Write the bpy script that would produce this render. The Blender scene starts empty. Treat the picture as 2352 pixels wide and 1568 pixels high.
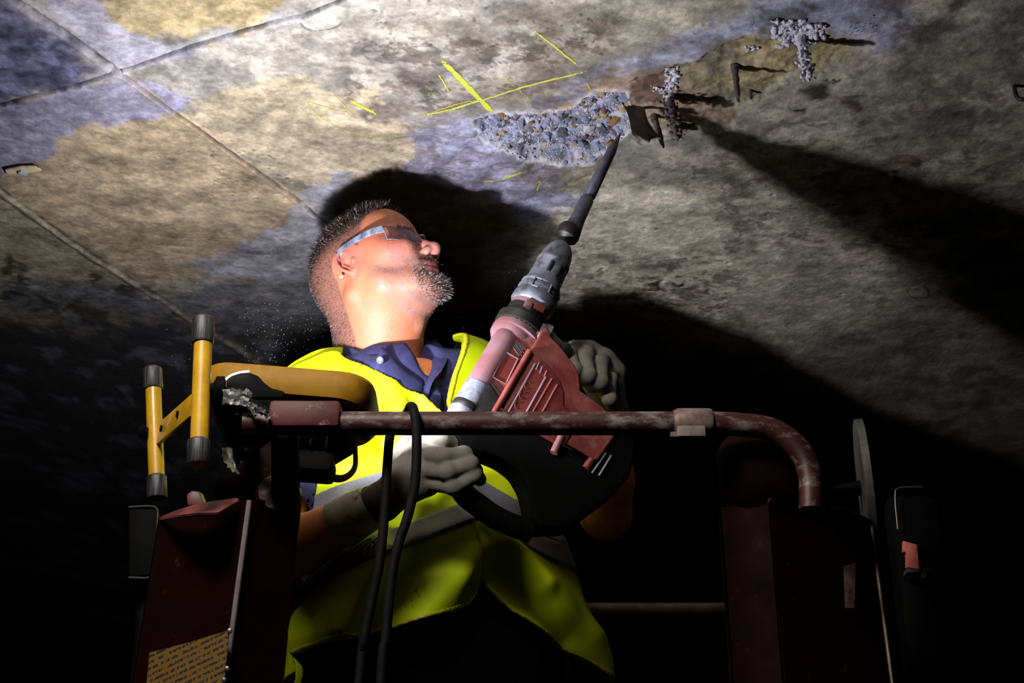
import bpy, bmesh, math, random
import numpy as np
from mathutils import Vector, Matrix, Euler
random.seed(7)
rng = np.random.default_rng(11)
S = bpy.context.scene
COL = S.collection
# ------------------------------------------------------------------ camera, world, lamp, exposure
F = 3267.0; PITCH = math.radians(25.0); CZ = 1.6
cam_d = bpy.data.cameras.new('camera'); cam = bpy.data.objects.new('camera', cam_d); COL.objects.link(cam)
cam_d.sensor_width = 36.0; cam_d.lens = 36.0 * F / 2352.0; cam_d.clip_start = 0.05
cam.location = (0, 0, CZ); cam.rotation_euler = (math.radians(90) + PITCH, 0, 0)
S.camera = cam
world = bpy.data.worlds.new('night'); S.world = world; world.use_nodes = True
world.node_tree.nodes['Background'].inputs[0].default_value = (0.30, 0.34, 0.45, 1)
world.node_tree.nodes['Background'].inputs[1].default_value = 0.0009
LAMP = Vector((-0.31, 1.745, CZ + 0.744))
ld = bpy.data.lights.new('floodlight_beam', 'SPOT'); lo = bpy.data.objects.new('floodlight_beam', ld); COL.objects.link(lo)
ld.energy = 21.0; ld.color = (0.97, 0.96, 1.0); ld.shadow_soft_size = 0.014
ld.spot_size = math.radians(176); ld.spot_blend = 0.7
lo.location = LAMP
LAMP_DIR = Vector((0.44, 0.46, 0.76)).normalized()
lo.rotation_euler = LAMP_DIR.to_track_quat('-Z', 'Y').to_euler()
fd = bpy.data.lights.new('fill_light', 'SPOT'); fo = bpy.data.objects.new('fill_light', fd); COL.objects.link(fo)     # added fill light behind the camera to brighten vest and platform, no real lamp
fd.energy = 58.0; fd.color = (1.0, 0.95, 0.86); fd.shadow_soft_size = 0.16; fd.spot_size = math.radians(76); fd.spot_blend = 0.7
fo.location = (-0.50, 0.85, CZ + 1.27); fo.rotation_euler = (Vector((0.0, 2.0, CZ + 0.30)) - fo.location).to_track_quat('-Z', 'Y').to_euler()
S.view_settings.view_transform = 'Standard'; S.view_settings.look = 'None'
S.view_settings.gamma = 1.0; S.view_settings.use_curve_mapping = False; S.view_settings.exposure = 0.35
CEIL = CZ + 1.35; DECK = 1.14
CP, SP = math.cos(PITCH), math.sin(PITCH)
def U(px, py, Y):                       # a point of the world at forward distance Y seen at px, py
    x = (px - 1176) / F; u = (784 - py) / F
    d = (x, CP - u * SP, SP + u * CP); t = Y / d[1]
    return Vector((x * t, Y, CZ + d[2] * t))
def UC(px, py, z=CEIL):                 # a point on the ceiling plane
    x = (px - 1176) / F; u = (784 - py) / F
    d = (x, CP - u * SP, SP + u * CP); t = (z - CZ) / d[2]
    return Vector((x * t, d[1] * t, z))
def srgb(r, g, b):
    return tuple(((c / 255) / 12.92 if c / 255 <= 0.04045 else ((c / 255 + 0.055) / 1.055) ** 2.4) for c in (r, g, b))
# ------------------------------------------------------------------ object helpers
def tag(o, label=None, cat=None, group=None, kind=None):
    if label: o['label'] = label
    if cat: o['category'] = cat
    if group: o['group'] = group
    if kind: o['kind'] = kind
    return o
def empty(name, loc=(0, 0, 0), parent=None):
    o = bpy.data.objects.new(name, None); COL.objects.link(o); o.location = loc if parent is None else (0, 0, 0); o.empty_display_size = 0.05
    if parent: o.parent = parent; o.matrix_parent_inverse = Matrix.Translation(-world_loc(parent))
    return o
def mesh_np(name, V, Q, mat, parent=None, smooth=True, col=None, extra=None):
    """numpy verts and faces (one face size) or python lists to one linked object"""
    me = bpy.data.meshes.new(name)
    if isinstance(Q, np.ndarray):
        n = Q.shape[1]
        me.vertices.add(len(V)); me.vertices.foreach_set('co', np.asarray(V, np.float32).ravel())
        me.loops.add(Q.size); me.loops.foreach_set('vertex_index', Q.astype(np.int32).ravel())
        me.polygons.add(len(Q)); me.polygons.foreach_set('loop_start', np.arange(0, Q.size, n, dtype=np.int32))
        me.update(calc_edges=True)
    else:
        me.from_pydata([tuple(v) for v in V], [], Q)
    if smooth: me.polygons.foreach_set('use_smooth', np.ones(len(me.polygons), bool))
    if col is not None:
        a = me.color_attributes.new('Col', 'FLOAT_COLOR', 'POINT')
        c = np.ones((len(V), 4), np.float32); c[:, :col.shape[1]] = col
        a.data.foreach_set('color', c.ravel())
    me.validate()
    me.materials.append(mat)
    o = bpy.data.objects.new(name, me); COL.objects.link(o)
    if parent is not None:
        o.parent = parent; o.matrix_parent_inverse = Matrix.Translation(-world_loc(parent))
    return o
def world_loc(o):                       # meshes are built in world coordinates, so only a top-level Empty has an offset
    return Vector(o.location) if o.parent is None else Vector((0, 0, 0))
def frame(d):
    d = Vector(d).normalized(); a = Vector((0, 0, 1)) if abs(d.z) < 0.9 else Vector((1, 0, 0))
    x = d.cross(a).normalized(); return x, d.cross(x).normalized(), d
class MB:
    def __init__(s): s.v = []; s.f = []
    def add(s, vs, fs):
        n = len(s.v); s.v += [tuple(v) for v in vs]; s.f += [tuple(i + n for i in f) for f in fs]; return s
    def box(s, c, size, ax=None, bev=0.0):
        c = Vector(c); ax = ax or (Vector((1, 0, 0)), Vector((0, 1, 0)), Vector((0, 0, 1)))
        bm = bmesh.new(); bmesh.ops.create_cube(bm, size=1.0)
        for v in bm.verts: v.co = Vector((v.co.x * size[0], v.co.y * size[1], v.co.z * size[2]))
        if bev > 0: bmesh.ops.bevel(bm, geom=bm.edges[:], offset=bev, segments=2, affect='EDGES', profile=0.6)
        bm.verts.index_update()
        s.add([c + ax[0] * v.co.x + ax[1] * v.co.y + ax[2] * v.co.z for v in bm.verts], [[v.index for v in f.verts] for f in bm.faces])
        bm.free(); return s
    def tube(s, pts, r, n=16, cap=True, up=None, flat=1.0):
        pts = [Vector(p) for p in pts]; rs = r if isinstance(r, (list, tuple)) else [r] * len(pts)
        base = len(s.v); x = None; m = len(pts)
        for i, p in enumerate(pts):
            d = (pts[min(i + 1, m - 1)] - pts[max(i - 1, 0)]).normalized()
            if x is None: x = frame(d)[0] if up is None else Vector(up)
            x = (x - d * x.dot(d)).normalized(); y = d.cross(x)
            for k in range(n):
                a = 2 * math.pi * k / n
                s.v.append(tuple(p + x * math.cos(a) * rs[i] + y * math.sin(a) * rs[i] * flat))
        for i in range(m - 1):
            for k in range(n):
                a = base + i * n + k; b = base + i * n + (k + 1) % n
                s.f.append((a, b, b + n, a + n))
        if cap:
            s.f.append(tuple(base + k for k in range(n))[::-1]); s.f.append(tuple(base + (m - 1) * n + k for k in range(n)))
        return s
    def lathe(s, o, d, prof, n=32, x0=None):      # prof: (distance along d, radius)
        o = Vector(o); d = Vector(d).normalized(); x, y, _ = frame(d)
        base = len(s.v)
        for t, r in prof:
            for k in range(n):
                a = 2 * math.pi * k / n; s.v.append(tuple(o + d * t + (x * math.cos(a) + y * math.sin(a)) * max(r, 1e-4)))
        for i in range(len(prof) - 1):
            for k in range(n):
                a = base + i * n + k; b = base + i * n + (k + 1) % n; s.f.append((a, b, b + n, a + n))
        s.f.append(tuple(base + k for k in range(n))[::-1]); s.f.append(tuple(base + (len(prof) - 1) * n + k for k in range(n)))
        return s
    def sheet(s, rows, th=0.0, nrm=None):          # grid of points, optional thickness along nrm
        m = len(rows); n = len(rows[0]); base = len(s.v)
        for r in rows: s.v += [tuple(p) for p in r]
        for i in range(m - 1):
            for j in range(n - 1):
                a = base + i * n + j; s.f.append((a, a + 1, a + n + 1, a + n))
        if th:
            nv = Vector(nrm).normalized() * th; b2 = len(s.v)
            for r in rows: s.v += [tuple(Vector(p) + nv) for p in r]
            for i in range(m - 1):
                for j in range(n - 1):
                    a = b2 + i * n + j; s.f.append((a, a + n, a + n + 1, a + 1))
            loop = [(0, j) for j in range(n)] + [(i, n - 1) for i in range(1, m)] + [(m - 1, j) for j in range(n - 2, -1, -1)] + [(i, 0) for i in range(m - 2, 0, -1)]
            for k in range(len(loop)):
                a = loop[k][0] * n + loop[k][1]; b = loop[(k + 1) % len(loop)]; b = b[0] * n + b[1]
                s.f.append((base + b, base + a, b2 + a, b2 + b))
        return s
    def prism(s, poly, d, bev=0.0, seg=2):          # polygon of points pushed along vector d, edges bevelled
        poly = [Vector(p) for p in poly]; d = Vector(d); n = len(poly); bm = bmesh.new()
        a = [bm.verts.new(p) for p in poly]; b = [bm.verts.new(p + d) for p in poly]
        bm.faces.new(a[::-1]); bm.faces.new(b)
        for i in range(n): bm.faces.new((a[i], a[(i + 1) % n], b[(i + 1) % n], b[i]))
        bmesh.ops.recalc_face_normals(bm, faces=bm.faces[:])
        if bev > 0: bmesh.ops.bevel(bm, geom=bm.edges[:], offset=bev, segments=seg, affect='EDGES', profile=0.6, clamp_overlap=True)
        bm.verts.index_update()
        s.add([v.co for v in bm.verts], [[v.index for v in f.verts] for f in bm.faces]); bm.free(); return s
    def build(s, name, mat, parent=None, smooth=True, angle=40):
        o = mesh_np(name, s.v, s.f, mat, parent, smooth)
        bm = bmesh.new(); bm.from_mesh(o.data); bmesh.ops.recalc_face_normals(bm, faces=bm.faces[:]); bm.to_mesh(o.data); bm.free()
        if smooth:
            try: o.data.set_sharp_from_angle(angle=math.radians(angle))
            except Exception: pass
        return o
def spline(pts, n=8):                               # catmull-rom through points
    P = [Vector(p) for p in pts]; P = [P[0] * 2 - P[1]] + P + [P[-1] * 2 - P[-2]]; out = []
    for i in range(1, len(P) - 2):
        for k in range(n):
            t = k / n; a, b, c, d = P[i - 1], P[i], P[i + 1], P[i + 2]
            out.append(0.5 * ((2 * b) + (c - a) * t + (2 * a - 5 * b + 4 * c - d) * t * t + (3 * b - a - 3 * c + d) * t ** 3))
    out.append(P[-2]); return out
# ------------------------------------------------------------------ materials
def new_mat(name):
    m = bpy.data.materials.new(name); m.use_nodes = True; nt = m.node_tree; return m, nt, nt.nodes['Principled BSDF']
def N(nt, t, **kw):
    n = nt.nodes.new(t)
    for k, v in kw.items():
        if k in n.inputs: n.inputs[k].default_value = v
        else: setattr(n, k, v)
    return n
def mat(name, c1, c2=None, rough=0.6, metal=0.0, scale=30, bump=0.0, bscale=None, lo=0.4, hi=0.65, c3=None, s3=8, l3=0.55, h3=0.7, dist=0.001, spec=0.5, stretch=None, detail=6, rough2=None, trans=0.0, coat=0.0, emit=None, estr=0, sss=0.0):
    m, nt, b = new_mat(name); L = nt.links
    tc = N(nt, 'ShaderNodeTexCoord'); src = tc.outputs['Object']
    if stretch:
        mp = N(nt, 'ShaderNodeMapping'); mp.inputs['Scale'].default_value = stretch; L.new(src, mp.inputs[0]); src = mp.outputs[0]
    b.inputs['Roughness'].default_value = rough; b.inputs['Metallic'].default_value = metal
    b.inputs['Specular IOR Level'].default_value = spec; b.inputs['Coat Weight'].default_value = coat
    b.inputs['Transmission Weight'].default_value = trans
    if sss: b.inputs['Subsurface Weight'].default_value = sss; b.inputs['Subsurface Radius'].default_value = (0.012, 0.004, 0.002); b.inputs['Subsurface Scale'].default_value = 0.5
    base = None
    if c2:
        nz = N(nt, 'ShaderNodeTexNoise', Scale=scale, Detail=detail, Roughness=0.65); L.new(src, nz.inputs['Vector'])
        rp = N(nt, 'ShaderNodeValToRGB'); rp.color_ramp.elements[0].position = lo; rp.color_ramp.elements[1].position = hi
        rp.color_ramp.elements[0].color = (*c1, 1); rp.color_ramp.elements[1].color = (*c2, 1)
        L.new(nz.outputs['Fac'], rp.inputs[0]); base = rp.outputs[0]
        if rough2 is not None:
            mr = N(nt, 'ShaderNodeMapRange'); mr.inputs['To Min'].default_value = rough; mr.inputs['To Max'].default_value = rough2
            mr.inputs['From Min'].default_value = lo; mr.inputs['From Max'].default_value = hi
            L.new(nz.outputs['Fac'], mr.inputs[0]); L.new(mr.outputs[0], b.inputs['Roughness'])
        if c3:
            n3 = N(nt, 'ShaderNodeTexNoise', Scale=s3, Detail=8, Roughness=0.7); L.new(src, n3.inputs['Vector'])
            r3 = N(nt, 'ShaderNodeMapRange'); r3.inputs['From Min'].default_value = l3; r3.inputs['From Max'].default_value = h3
            L.new(n3.outputs['Fac'], r3.inputs[0])
            mx = N(nt, 'ShaderNodeMix', data_type='RGBA'); L.new(r3.outputs[0], mx.inputs['Factor']); L.new(base, mx.inputs['A']); mx.inputs['B'].default_value = (*c3, 1)
            base = mx.outputs['Result']
        L.new(base, b.inputs['Base Color'])
    else: b.inputs['Base Color'].default_value = (*c1, 1)
    if bump:
        nb = N(nt, 'ShaderNodeTexNoise', Scale=bscale or scale * 2, Detail=6, Roughness=0.6); L.new(src, nb.inputs['Vector'])
        bp = N(nt, 'ShaderNodeBump', Strength=bump, Distance=dist); L.new(nb.outputs['Fac'], bp.inputs['Height']); L.new(bp.outputs[0], b.inputs['Normal'])
    if emit: b.inputs['Emission Color'].default_value = (*emit, 1); b.inputs['Emission Strength'].default_value = estr
    return m
# ------------------------------------------------------------------ noise and signed-distance sculpting
def vnoise(x, y, seed=0):
    r = np.random.default_rng(seed).random((256, 256)).astype(np.float32)
    xi = np.floor(x).astype(np.int64); yi = np.floor(y).astype(np.int64); fx = (x - xi).astype(np.float32); fy = (y - yi).astype(np.float32)
    fx = fx * fx * (3 - 2 * fx); fy = fy * fy * (3 - 2 * fy)
    a = r[xi & 255, yi & 255]; b = r[(xi + 1) & 255, yi & 255]; c = r[xi & 255, (yi + 1) & 255]; d = r[(xi + 1) & 255, (yi + 1) & 255]
    return (a * (1 - fx) + b * fx) * (1 - fy) + (c * (1 - fx) + d * fx) * fy
def fbm(x, y, f, o=4, seed=0, g=0.5):
    v = 0; a = 1; t = 0
    for i in range(o):
        v = v + a * vnoise(x * f + 17.3 * i, y * f + 9.1 * i, seed + i); t += a; a *= g; f *= 2.03
    return v / t
def n3(p, f, seed=0):                               # cheap smooth 3d noise, -1..1
    r = np.random.default_rng(seed); v = 0
    for i in range(5):
        k = r.normal(size=3); k = k / np.linalg.norm(k) * f * (0.7 + 0.6 * r.random()); v = v + np.sin(p[0] * k[0] + p[1] * k[1] + p[2] * k[2] + r.random() * 6.28)
    return v / 2.6
def smin(a, b, k): h = np.maximum(k - np.abs(a - b), 0) / k; return np.minimum(a, b) - h * h * k * 0.25
def smax(a, b, k): return -smin(-a, -b, k)
class SDF:
    def __init__(s, lo, hi, h):
        s.lo = np.array(lo, float); s.h = h; s.n = np.ceil((np.array(hi) - s.lo) / h).astype(int) + 1
        s.ax = [(s.lo[i] + h * np.arange(s.n[i])).astype(np.float32) for i in range(3)]
        s.F = np.full(s.n, 0.5, np.float32)
    def block(s, lo, hi):
        sl = []
        for i in range(3):
            a = int(max(0, math.floor((lo[i] - s.lo[i]) / s.h))); b = int(min(s.n[i], math.ceil((hi[i] - s.lo[i]) / s.h) + 1))
            if b <= a: return None
            sl.append(slice(a, b))
        return tuple(sl), (s.ax[0][sl[0]][:, None, None], s.ax[1][sl[1]][None, :, None], s.ax[2][sl[2]][None, None, :])
    def op(s, fn, lo, hi, k, mode='u'):
        m = max(k, 0.0) + 3 * s.h
        B = s.block(np.array(lo) - m, np.array(hi) + m)
        if B is None: return
        sl, p = B; d = fn(p).astype(np.float32)
        if mode == 'u': s.F[sl] = smin(s.F[sl], d, k) if k > 0 else np.minimum(s.F[sl], d)
        else: s.F[sl] = smax(s.F[sl], -d, k) if k > 0 else np.maximum(s.F[sl], -d)
    def ell(s, c, r, k=0.01, mode='u', R=None):
        c = np.array(c, float); r = np.array(r, float)
        def fn(p):
            q = [p[i] - c[i] for i in range(3)]
            if R is not None: q = [R[0][j] * q[0] + R[1][j] * q[1] + R[2][j] * q[2] for j in range(3)]
            k0 = np.sqrt(sum((q[i] / r[i]) ** 2 for i in range(3))); k1 = np.sqrt(sum((q[i] / r[i] ** 2) ** 2 for i in range(3))) + 1e-9
            return k0 * (k0 - 1) / k1
        e = r if R is None else np.full(3, r.max()); s.op(fn, c - e, c + e, k, mode)
    def cap(s, a, b, ra, rb=None, k=0.01, mode='u'):
        a = np.array(a, float); b = np.array(b, float); rb = ra if rb is None else rb; ba = b - a; L = ba @ ba + 1e-12
        def fn(p):
            pa = [p[i] - a[i] for i in range(3)]; t = np.clip((pa[0] * ba[0] + pa[1] * ba[1] + pa[2] * ba[2]) / L, 0, 1)
            return np.sqrt(sum((pa[i] - t * ba[i]) ** 2 for i in range(3))) - (ra + (rb - ra) * t)
        R = max(ra, rb); s.op(fn, np.minimum(a, b) - R, np.maximum(a, b) + R, k, mode)
    def chain(s, pts, rs, k=0.006):
        for i in range(len(pts) - 1): s.cap(pts[i], pts[i + 1], rs[i], rs[i + 1], k if i == 0 else max(k * 0.4, 0.002))
    def mesh(s): return nets(s.F, s.lo, s.h)
def nets(Fd, lo, h):
    s = Fd < 0; cnt = np.zeros(np.array(Fd.shape) - 1, np.uint8); offs = [(i, j, k) for i in (0, 1) for j in (0, 1) for k in (0, 1)]; n = Fd.shape
    for o in offs: cnt += s[o[0]:n[0] - 1 + o[0], o[1]:n[1] - 1 + o[1], o[2]:n[2] - 1 + o[2]]
    act = np.argwhere((cnt > 0) & (cnt < 8)); del cnt
    idx = np.full(np.array(n) - 1, -1, np.int32); idx[act[:, 0], act[:, 1], act[:, 2]] = np.arange(len(act))
    cv = {o: Fd[act[:, 0] + o[0], act[:, 1] + o[1], act[:, 2] + o[2]] for o in offs}
    acc = np.zeros((len(act), 3)); w = np.zeros(len(act))
    for a in offs:
        for ax in range(3):
            if a[ax] == 0:
                b = list(a); b[ax] = 1; b = tuple(b); va, vb = cv[a], cv[b]; m = (va < 0) != (vb < 0)
                t = np.where(m, va / np.where(va - vb == 0, 1, va - vb), 0); p = np.array(a, float)[None, :].repeat(len(act), 0); p[:, ax] = t
                acc += p * m[:, None]; w += m
    V = (act + acc / w[:, None]) * h + np.array(lo)
    Q = []
    for ax in range(3):
        b1, b2 = (ax + 1) % 3, (ax + 2) % 3
        sl0 = [slice(None)] * 3; sl1 = [slice(None)] * 3; sl0[ax] = slice(0, -1); sl1[ax] = slice(1, None)
        cr = s[tuple(sl0)] != s[tuple(sl1)]; e = np.argwhere(cr)
        e = e[(e[:, b1] > 0) & (e[:, b2] > 0) & (e[:, b1] < n[b1] - 1) & (e[:, b2] < n[b2] - 1)]
        def g(d1, d2):
            q = e.copy(); q[:, b1] -= d1; q[:, b2] -= d2; return idx[q[:, 0], q[:, 1], q[:, 2]]
        quad = np.stack([g(1, 1), g(0, 1), g(0, 0), g(1, 0)], 1); fl = s[e[:, 0], e[:, 1], e[:, 2]]
        quad = np.where(fl[:, None], quad, quad[:, ::-1]); Q.append(quad)
    Q = np.concatenate(Q); Q = Q[(Q >= 0).all(1)]
    return V, Q
def poly_sd(px, py, P):                             # signed distance to polygon, negative inside
    P = np.array(P, float); d = np.full(px.shape, 1e9, np.float32); ins = np.zeros(px.shape, bool); n = len(P)
    for i in range(n):
        a = P[i]; b = P[(i + 1) % n]; e = b - a; wx = px - a[0]; wy = py - a[1]
        t = np.clip((wx * e[0] + wy * e[1]) / (e @ e + 1e-9), 0, 1); d = np.minimum(d, np.hypot(wx - e[0] * t, wy - e[1] * t))
        c = (a[1] <= py) != (b[1] <= py)
        ins ^= c & (px < a[0] + (py - a[1]) * e[0] / (e[1] if abs(e[1]) > 1e-9 else 1e-9))
    return np.where(ins, -d, d)
def line_d(px, py, P):
    d = np.full(px.shape, 1e9, np.float32)
    for i in range(len(P) - 1):
        a = np.array(P[i], float); e = np.array(P[i + 1], float) - a
        t = np.clip(((px - a[0]) * e[0] + (py - a[1]) * e[1]) / (e @ e + 1e-9), 0, 1); d = np.minimum(d, np.hypot(px - a[0] - e[0] * t, py - a[1] - e[1] * t))
    return d
# ------------------------------------------------------------------ the ceiling: cast concrete panels, painted and displaced per vertex
def axis(lo, hi, h, far_lo, far_hi, g=1.25):
    a = list(np.arange(lo, hi, h)); st = h
    while a[-1] < far_hi: st = min(st * g, 0.5); a.append(a[-1] + st)
    st = h
    while a[0] > far_lo: st = min(st * g, 0.5); a.insert(0, a[0] - st)
    return np.array(a)
gx = axis(-1.12, 1.12, 0.0021, -5.0, 5.0); gy = axis(1.60, 2.72, 0.0021, -3.0, 13.0, 1.05)
X, Y = np.meshgrid(gx, gy, indexing='ij'); X = X.astype(np.float32); Y = Y.astype(np.float32)
dep = np.maximum(Y * CP + 1.35 * SP, 0.4)
PX = 1176 + F * X / dep; PY = 784 - F * (1.35 * CP - Y * SP) / dep      # where each spot of the slab lies in the photograph
PY = np.where(Y < 0.5, -3000, PY)
w1 = fbm(X, Y, 9, 5, 1) - 0.5; w2 = fbm(X, Y, 9, 5, 21) - 0.5; w3 = fbm(X, Y, 38, 4, 31) - 0.5; w4 = fbm(X, Y, 38, 4, 41) - 0.5
def warp(a, b): return PX + w1 * a + w3 * b, PY + (w2 * a + w4 * b) * 0.6
C = np.zeros(X.shape + (3,), np.float32); C[:] = srgb(150, 144, 132)
Z = np.zeros_like(X); GL = np.zeros_like(X)
fine = fbm(X, Y, 60, 4, 51); mid = fbm(X, Y, 18, 5, 61); big = fbm(X, Y, 4, 4, 71)
def blend(mask, c, amt=1.0):
    m = np.clip(mask * amt, 0, 1)[..., None]; C[:] = C * (1 - m) + np.array(srgb(*c), np.float32) * m
def patch(P, c, soft=6, wa=60, wb=25, amt=1.0, mod=None):
    P = np.array(P); a, b = P.min(0) - 120, P.max(0) + 120
    sel = (PX > a[0]) & (PX < b[0]) & (PY > a[1]) & (PY < b[1])
    if not sel.any(): return None
    qx, qy = warp(wa, wb); m = np.zeros_like(X); m[sel] = np.clip(0.5 - (poly_sd(qx[sel], qy[sel], P) + (fine[sel] - .5) * 34 + (mid[sel] - .5) * 46) / soft, 0, 1)
    if mod is not None: m = m * np.clip(mod, 0, 1)
    blend(m, c, amt); return m
# overall mottling
blend((big - 0.5) * 5, (132, 128, 122), 0.6)
# cream to white band right of the crossing joints, tan panels
patch([(560, -400), (1500, -400), (1500, -80), (1180, 120), (980, 260), (860, 200), (640, 175), (470, 235), (310, 180), (420, 120), (560, 60)], (172, 166, 160), 30, 60, 30, .9)
patch([(160, -400), (700, -400), (760, -40), (620, 30), (560, 62), (470, 78), (300, 84), (250, 40)], (172, 154, 116), 8, 40, 25, .95)
patch([(0, 395), (60, 380), (180, 285), (350, 268), (430, 262), (480, 290), (600, 392), (735, 505), (650, 570), (520, 610), (330, 668), (190, 600), (0, 440)], (184, 163, 136), 7, 45, 30, 1)
patch([(440, 235), (520, 205), (640, 168), (720, 185), (760, 210), (860, 215), (960, 290), (1010, 370), (900, 400), (800, 425), (700, 440), (560, 345), (450, 265)], (186, 170, 146), 8, 45, 30, .95)
patch([(-700, 400), (0, 440), (330, 668), (200, 760), (-700, 760)], (164, 156, 134), 40, 60, 30, .9)
patch([(1200, 480), (1500, 420), (1900, 470), (2100, 560), (2000, 760), (1600, 800), (1250, 700)], (214, 204, 186), 60, 90, 40, .9)  # lamp brightness put into the colour: area painted paler to look better lit
patch([(1650, 330), (2100, 300), (2352, 300), (2352, 520), (2000, 500)], (150, 144, 130), 60, 90, 40, .6)
# bluish laitance
lav = (178, 176, 196)
patch([(60, -20), (220, -30), (255, 50), (300, 85), (380, 96), (470, 100), (420, 130), (330, 165), (270, 170), (120, 60)], lav, 14, 50, 30, .9)
patch([(0, 250), (200, 190), (300, 165), (360, 190), (440, 245), (330, 268), (170, 290), (110, 360), (0, 400), (-300, 420), (-300, 280)], (156, 153, 180), 10, 50, 35, .95)
patch([(430, 600), (500, 590), (600, 545), (640, 520), (700, 430), (760, 400), (830, 420), (760, 640), (520, 650)], (158, 158, 170), 8, 40, 25, .9)
patch([(0, 640), (330, 672), (520, 650), (760, 640), (800, 720), (560, 760), (300, 720), (0, 720)], (104, 106, 116), 20, 60, 50, .8)
patch([(940, 300), (1100, 265), (1150, 350), (1300, 390), (1330, 470), (1200, 520), (1000, 460), (930, 400)], (160, 158, 190), 16, 60, 45, .9)
patch([(760, 215), (900, 225), (960, 300), (880, 290), (800, 262)], (96, 82, 84), 16, 50, 50, .75, (mid - .42) * 7)
patch([(850, 330), (1000, 330), (1020, 420), (900, 400)], (104, 96, 70), 18, 60, 60, .6, (mid - .45) * 8)
patch([(800, 100), (1000, 130), (1300, 130), (1400, 180), (1340, 240), (1100, 260), (940, 250), (840, 180)], (112, 100, 98), 50, 110, 90, .75, (mid - .44) * 7)
patch([(960, 20), (1300, 0), (1420, 90), (1180, 160), (1000, 120)], (128, 116, 104), 60, 110, 80, .65, (mid - .45) * 7)
patch([(1180, 330), (1420, 340), (1400, 460), (1240, 460), (1180, 420)], (104, 92, 76), 20, 70, 60, .65, (mid - .42) * 7)
# blue-white streak, olive and rust band towards the upper right
patch([(1280, 210), (1500, 120), (1760, 20), (1960, -40), (1900, 40), (1700, 100), (1500, 180), (1330, 250)], (158, 160, 190), 40, 70, 40, .85)
patch([(1210, 225), (1330, 200), (1400, 180), (1400, 210), (1320, 265), (1230, 262)], (96, 90, 98), 12, 30, 30, .8)
patch([(1540, 165), (1700, 90), (1820, 70), (1940, 100), (1930, 140), (1820, 165), (1720, 230), (1600, 225)], (138, 126, 94), 22, 60, 40, .95)
patch([(1700, 100), (1800, 85), (1900, 110), (1870, 150), (1760, 140)], (142, 126, 80), 20, 50, 40, .7)
patch([(1340, 205), (1420, 165), (1540, 155), (1600, 215), (1690, 250), (1680, 290), (1560, 300), (1440, 290)], (146, 124, 106), 14, 50, 40, .95)
patch([(1460, 200), (1500, 180), (1530, 200), (1500, 225), (1470, 225)], (92, 58, 48), 10, 20, 20, .8)
patch([(1600, 100), (1680, 90), (1700, 150), (1650, 175), (1600, 160)], (104, 96, 88), 22, 30, 25, .75)
patch([(1730, 0), (1900, -40), (2080, -20), (2080, 90), (1990, 110), (1900, 60), (1800, 70), (1740, 60)], (150, 150, 178), 30, 70, 70, .8)
patch([(1740, 20), (1840, 10), (1880, 60), (1800, 75), (1750, 70)], (66, 60, 60), 16, 40, 50, .8)
patch([(2000, -60), (2200, -60), (2240, 60), (2130, 100), (2030, 60)], (62, 60, 60), 30, 60, 70, .8, (mid - .36) * 7)
patch([(1250, 260), (1340, 225), (1400, 205), (1420, 240), (1330, 262)], (172, 146, 112), 10, 25, 25, .9)
for (a, b, r) in ((1880, 215, 46), (1960, 245, 34), (1840, 262, 22), (1900, 185, 30), (2100, 370, 26), (2060, 400, 20), (1500, 655, 30), (1560, 650, 20), (1470, 690, 24)):
    m = np.clip(1 - np.hypot((PX + w3 * 60 - a) / r, (PY + w4 * 50 - b) / (r * .5)) ** 2, 0, 1); blend(m * 1.6 * (mid > .36), (46, 38, 32), .85)
# pale ring of a patched bolt hole at the top, and a small disc to the right
for (a, b, rx, ry, c) in ((737, 47, 44, 24, (206, 204, 196)), (2110, 670, 26, 15, (150, 146, 138))):
    rr = np.hypot((PX + w3 * 12 - a) / rx, (PY + w4 * 10 - b) / ry); blend(np.clip((1.05 - rr) * 8, 0, 1), c, .8)
    ring = np.exp(-((rr - 1.0) / .10) ** 2); blend(ring * (fine > .42), (84, 76, 74), .8); Z += -0.002 * np.clip((1 - rr) * 6, 0, 1) * (0.6 + fine)
# damp, dark stained slab in the top left corner
mdk = patch([(-900, -700), (-20, -60), (55, 15), (150, 75), (262, 160), (150, 195), (0, 238), (-400, 330), (-900, 400)], (92, 90, 118), 10, 18, 18, 1)
GL += mdk; C[:] = C * (1 + (mdk * (fine - .5) * 1.5)[..., None])
blend(mdk * np.clip((fbm(X, Y, 26, 5, 77) - .55) * 8, 0, 1), (150, 148, 190), .6)
mot = fbm(X + .05 * w1, Y * 1.15 + .05 * w2, 13, 6, 301, .62); mot2 = fbm(X, Y * 1.2, 38, 5, 302, .6); str_ = fbm(X * .8 + Y * .2 + .04 * w1, Y * 1.5 + .04 * w2, 20, 5, 303, .6)
C *= (1 + np.clip(mot - .5, -.25, .25) * 1.5 + np.clip(mot2 - .5, -.25, .25) * 1.2)[..., None]
blend(np.clip((str_ - .56) * 9, 0, 1) * np.clip((mot2 - .42) * 6, 0, 1), (96, 88, 84), .42); blend(np.clip((.41 - str_) * 9, 0, 1) * np.clip((mot - .45) * 6, 0, 1), (190, 174, 154), .35)
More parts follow.
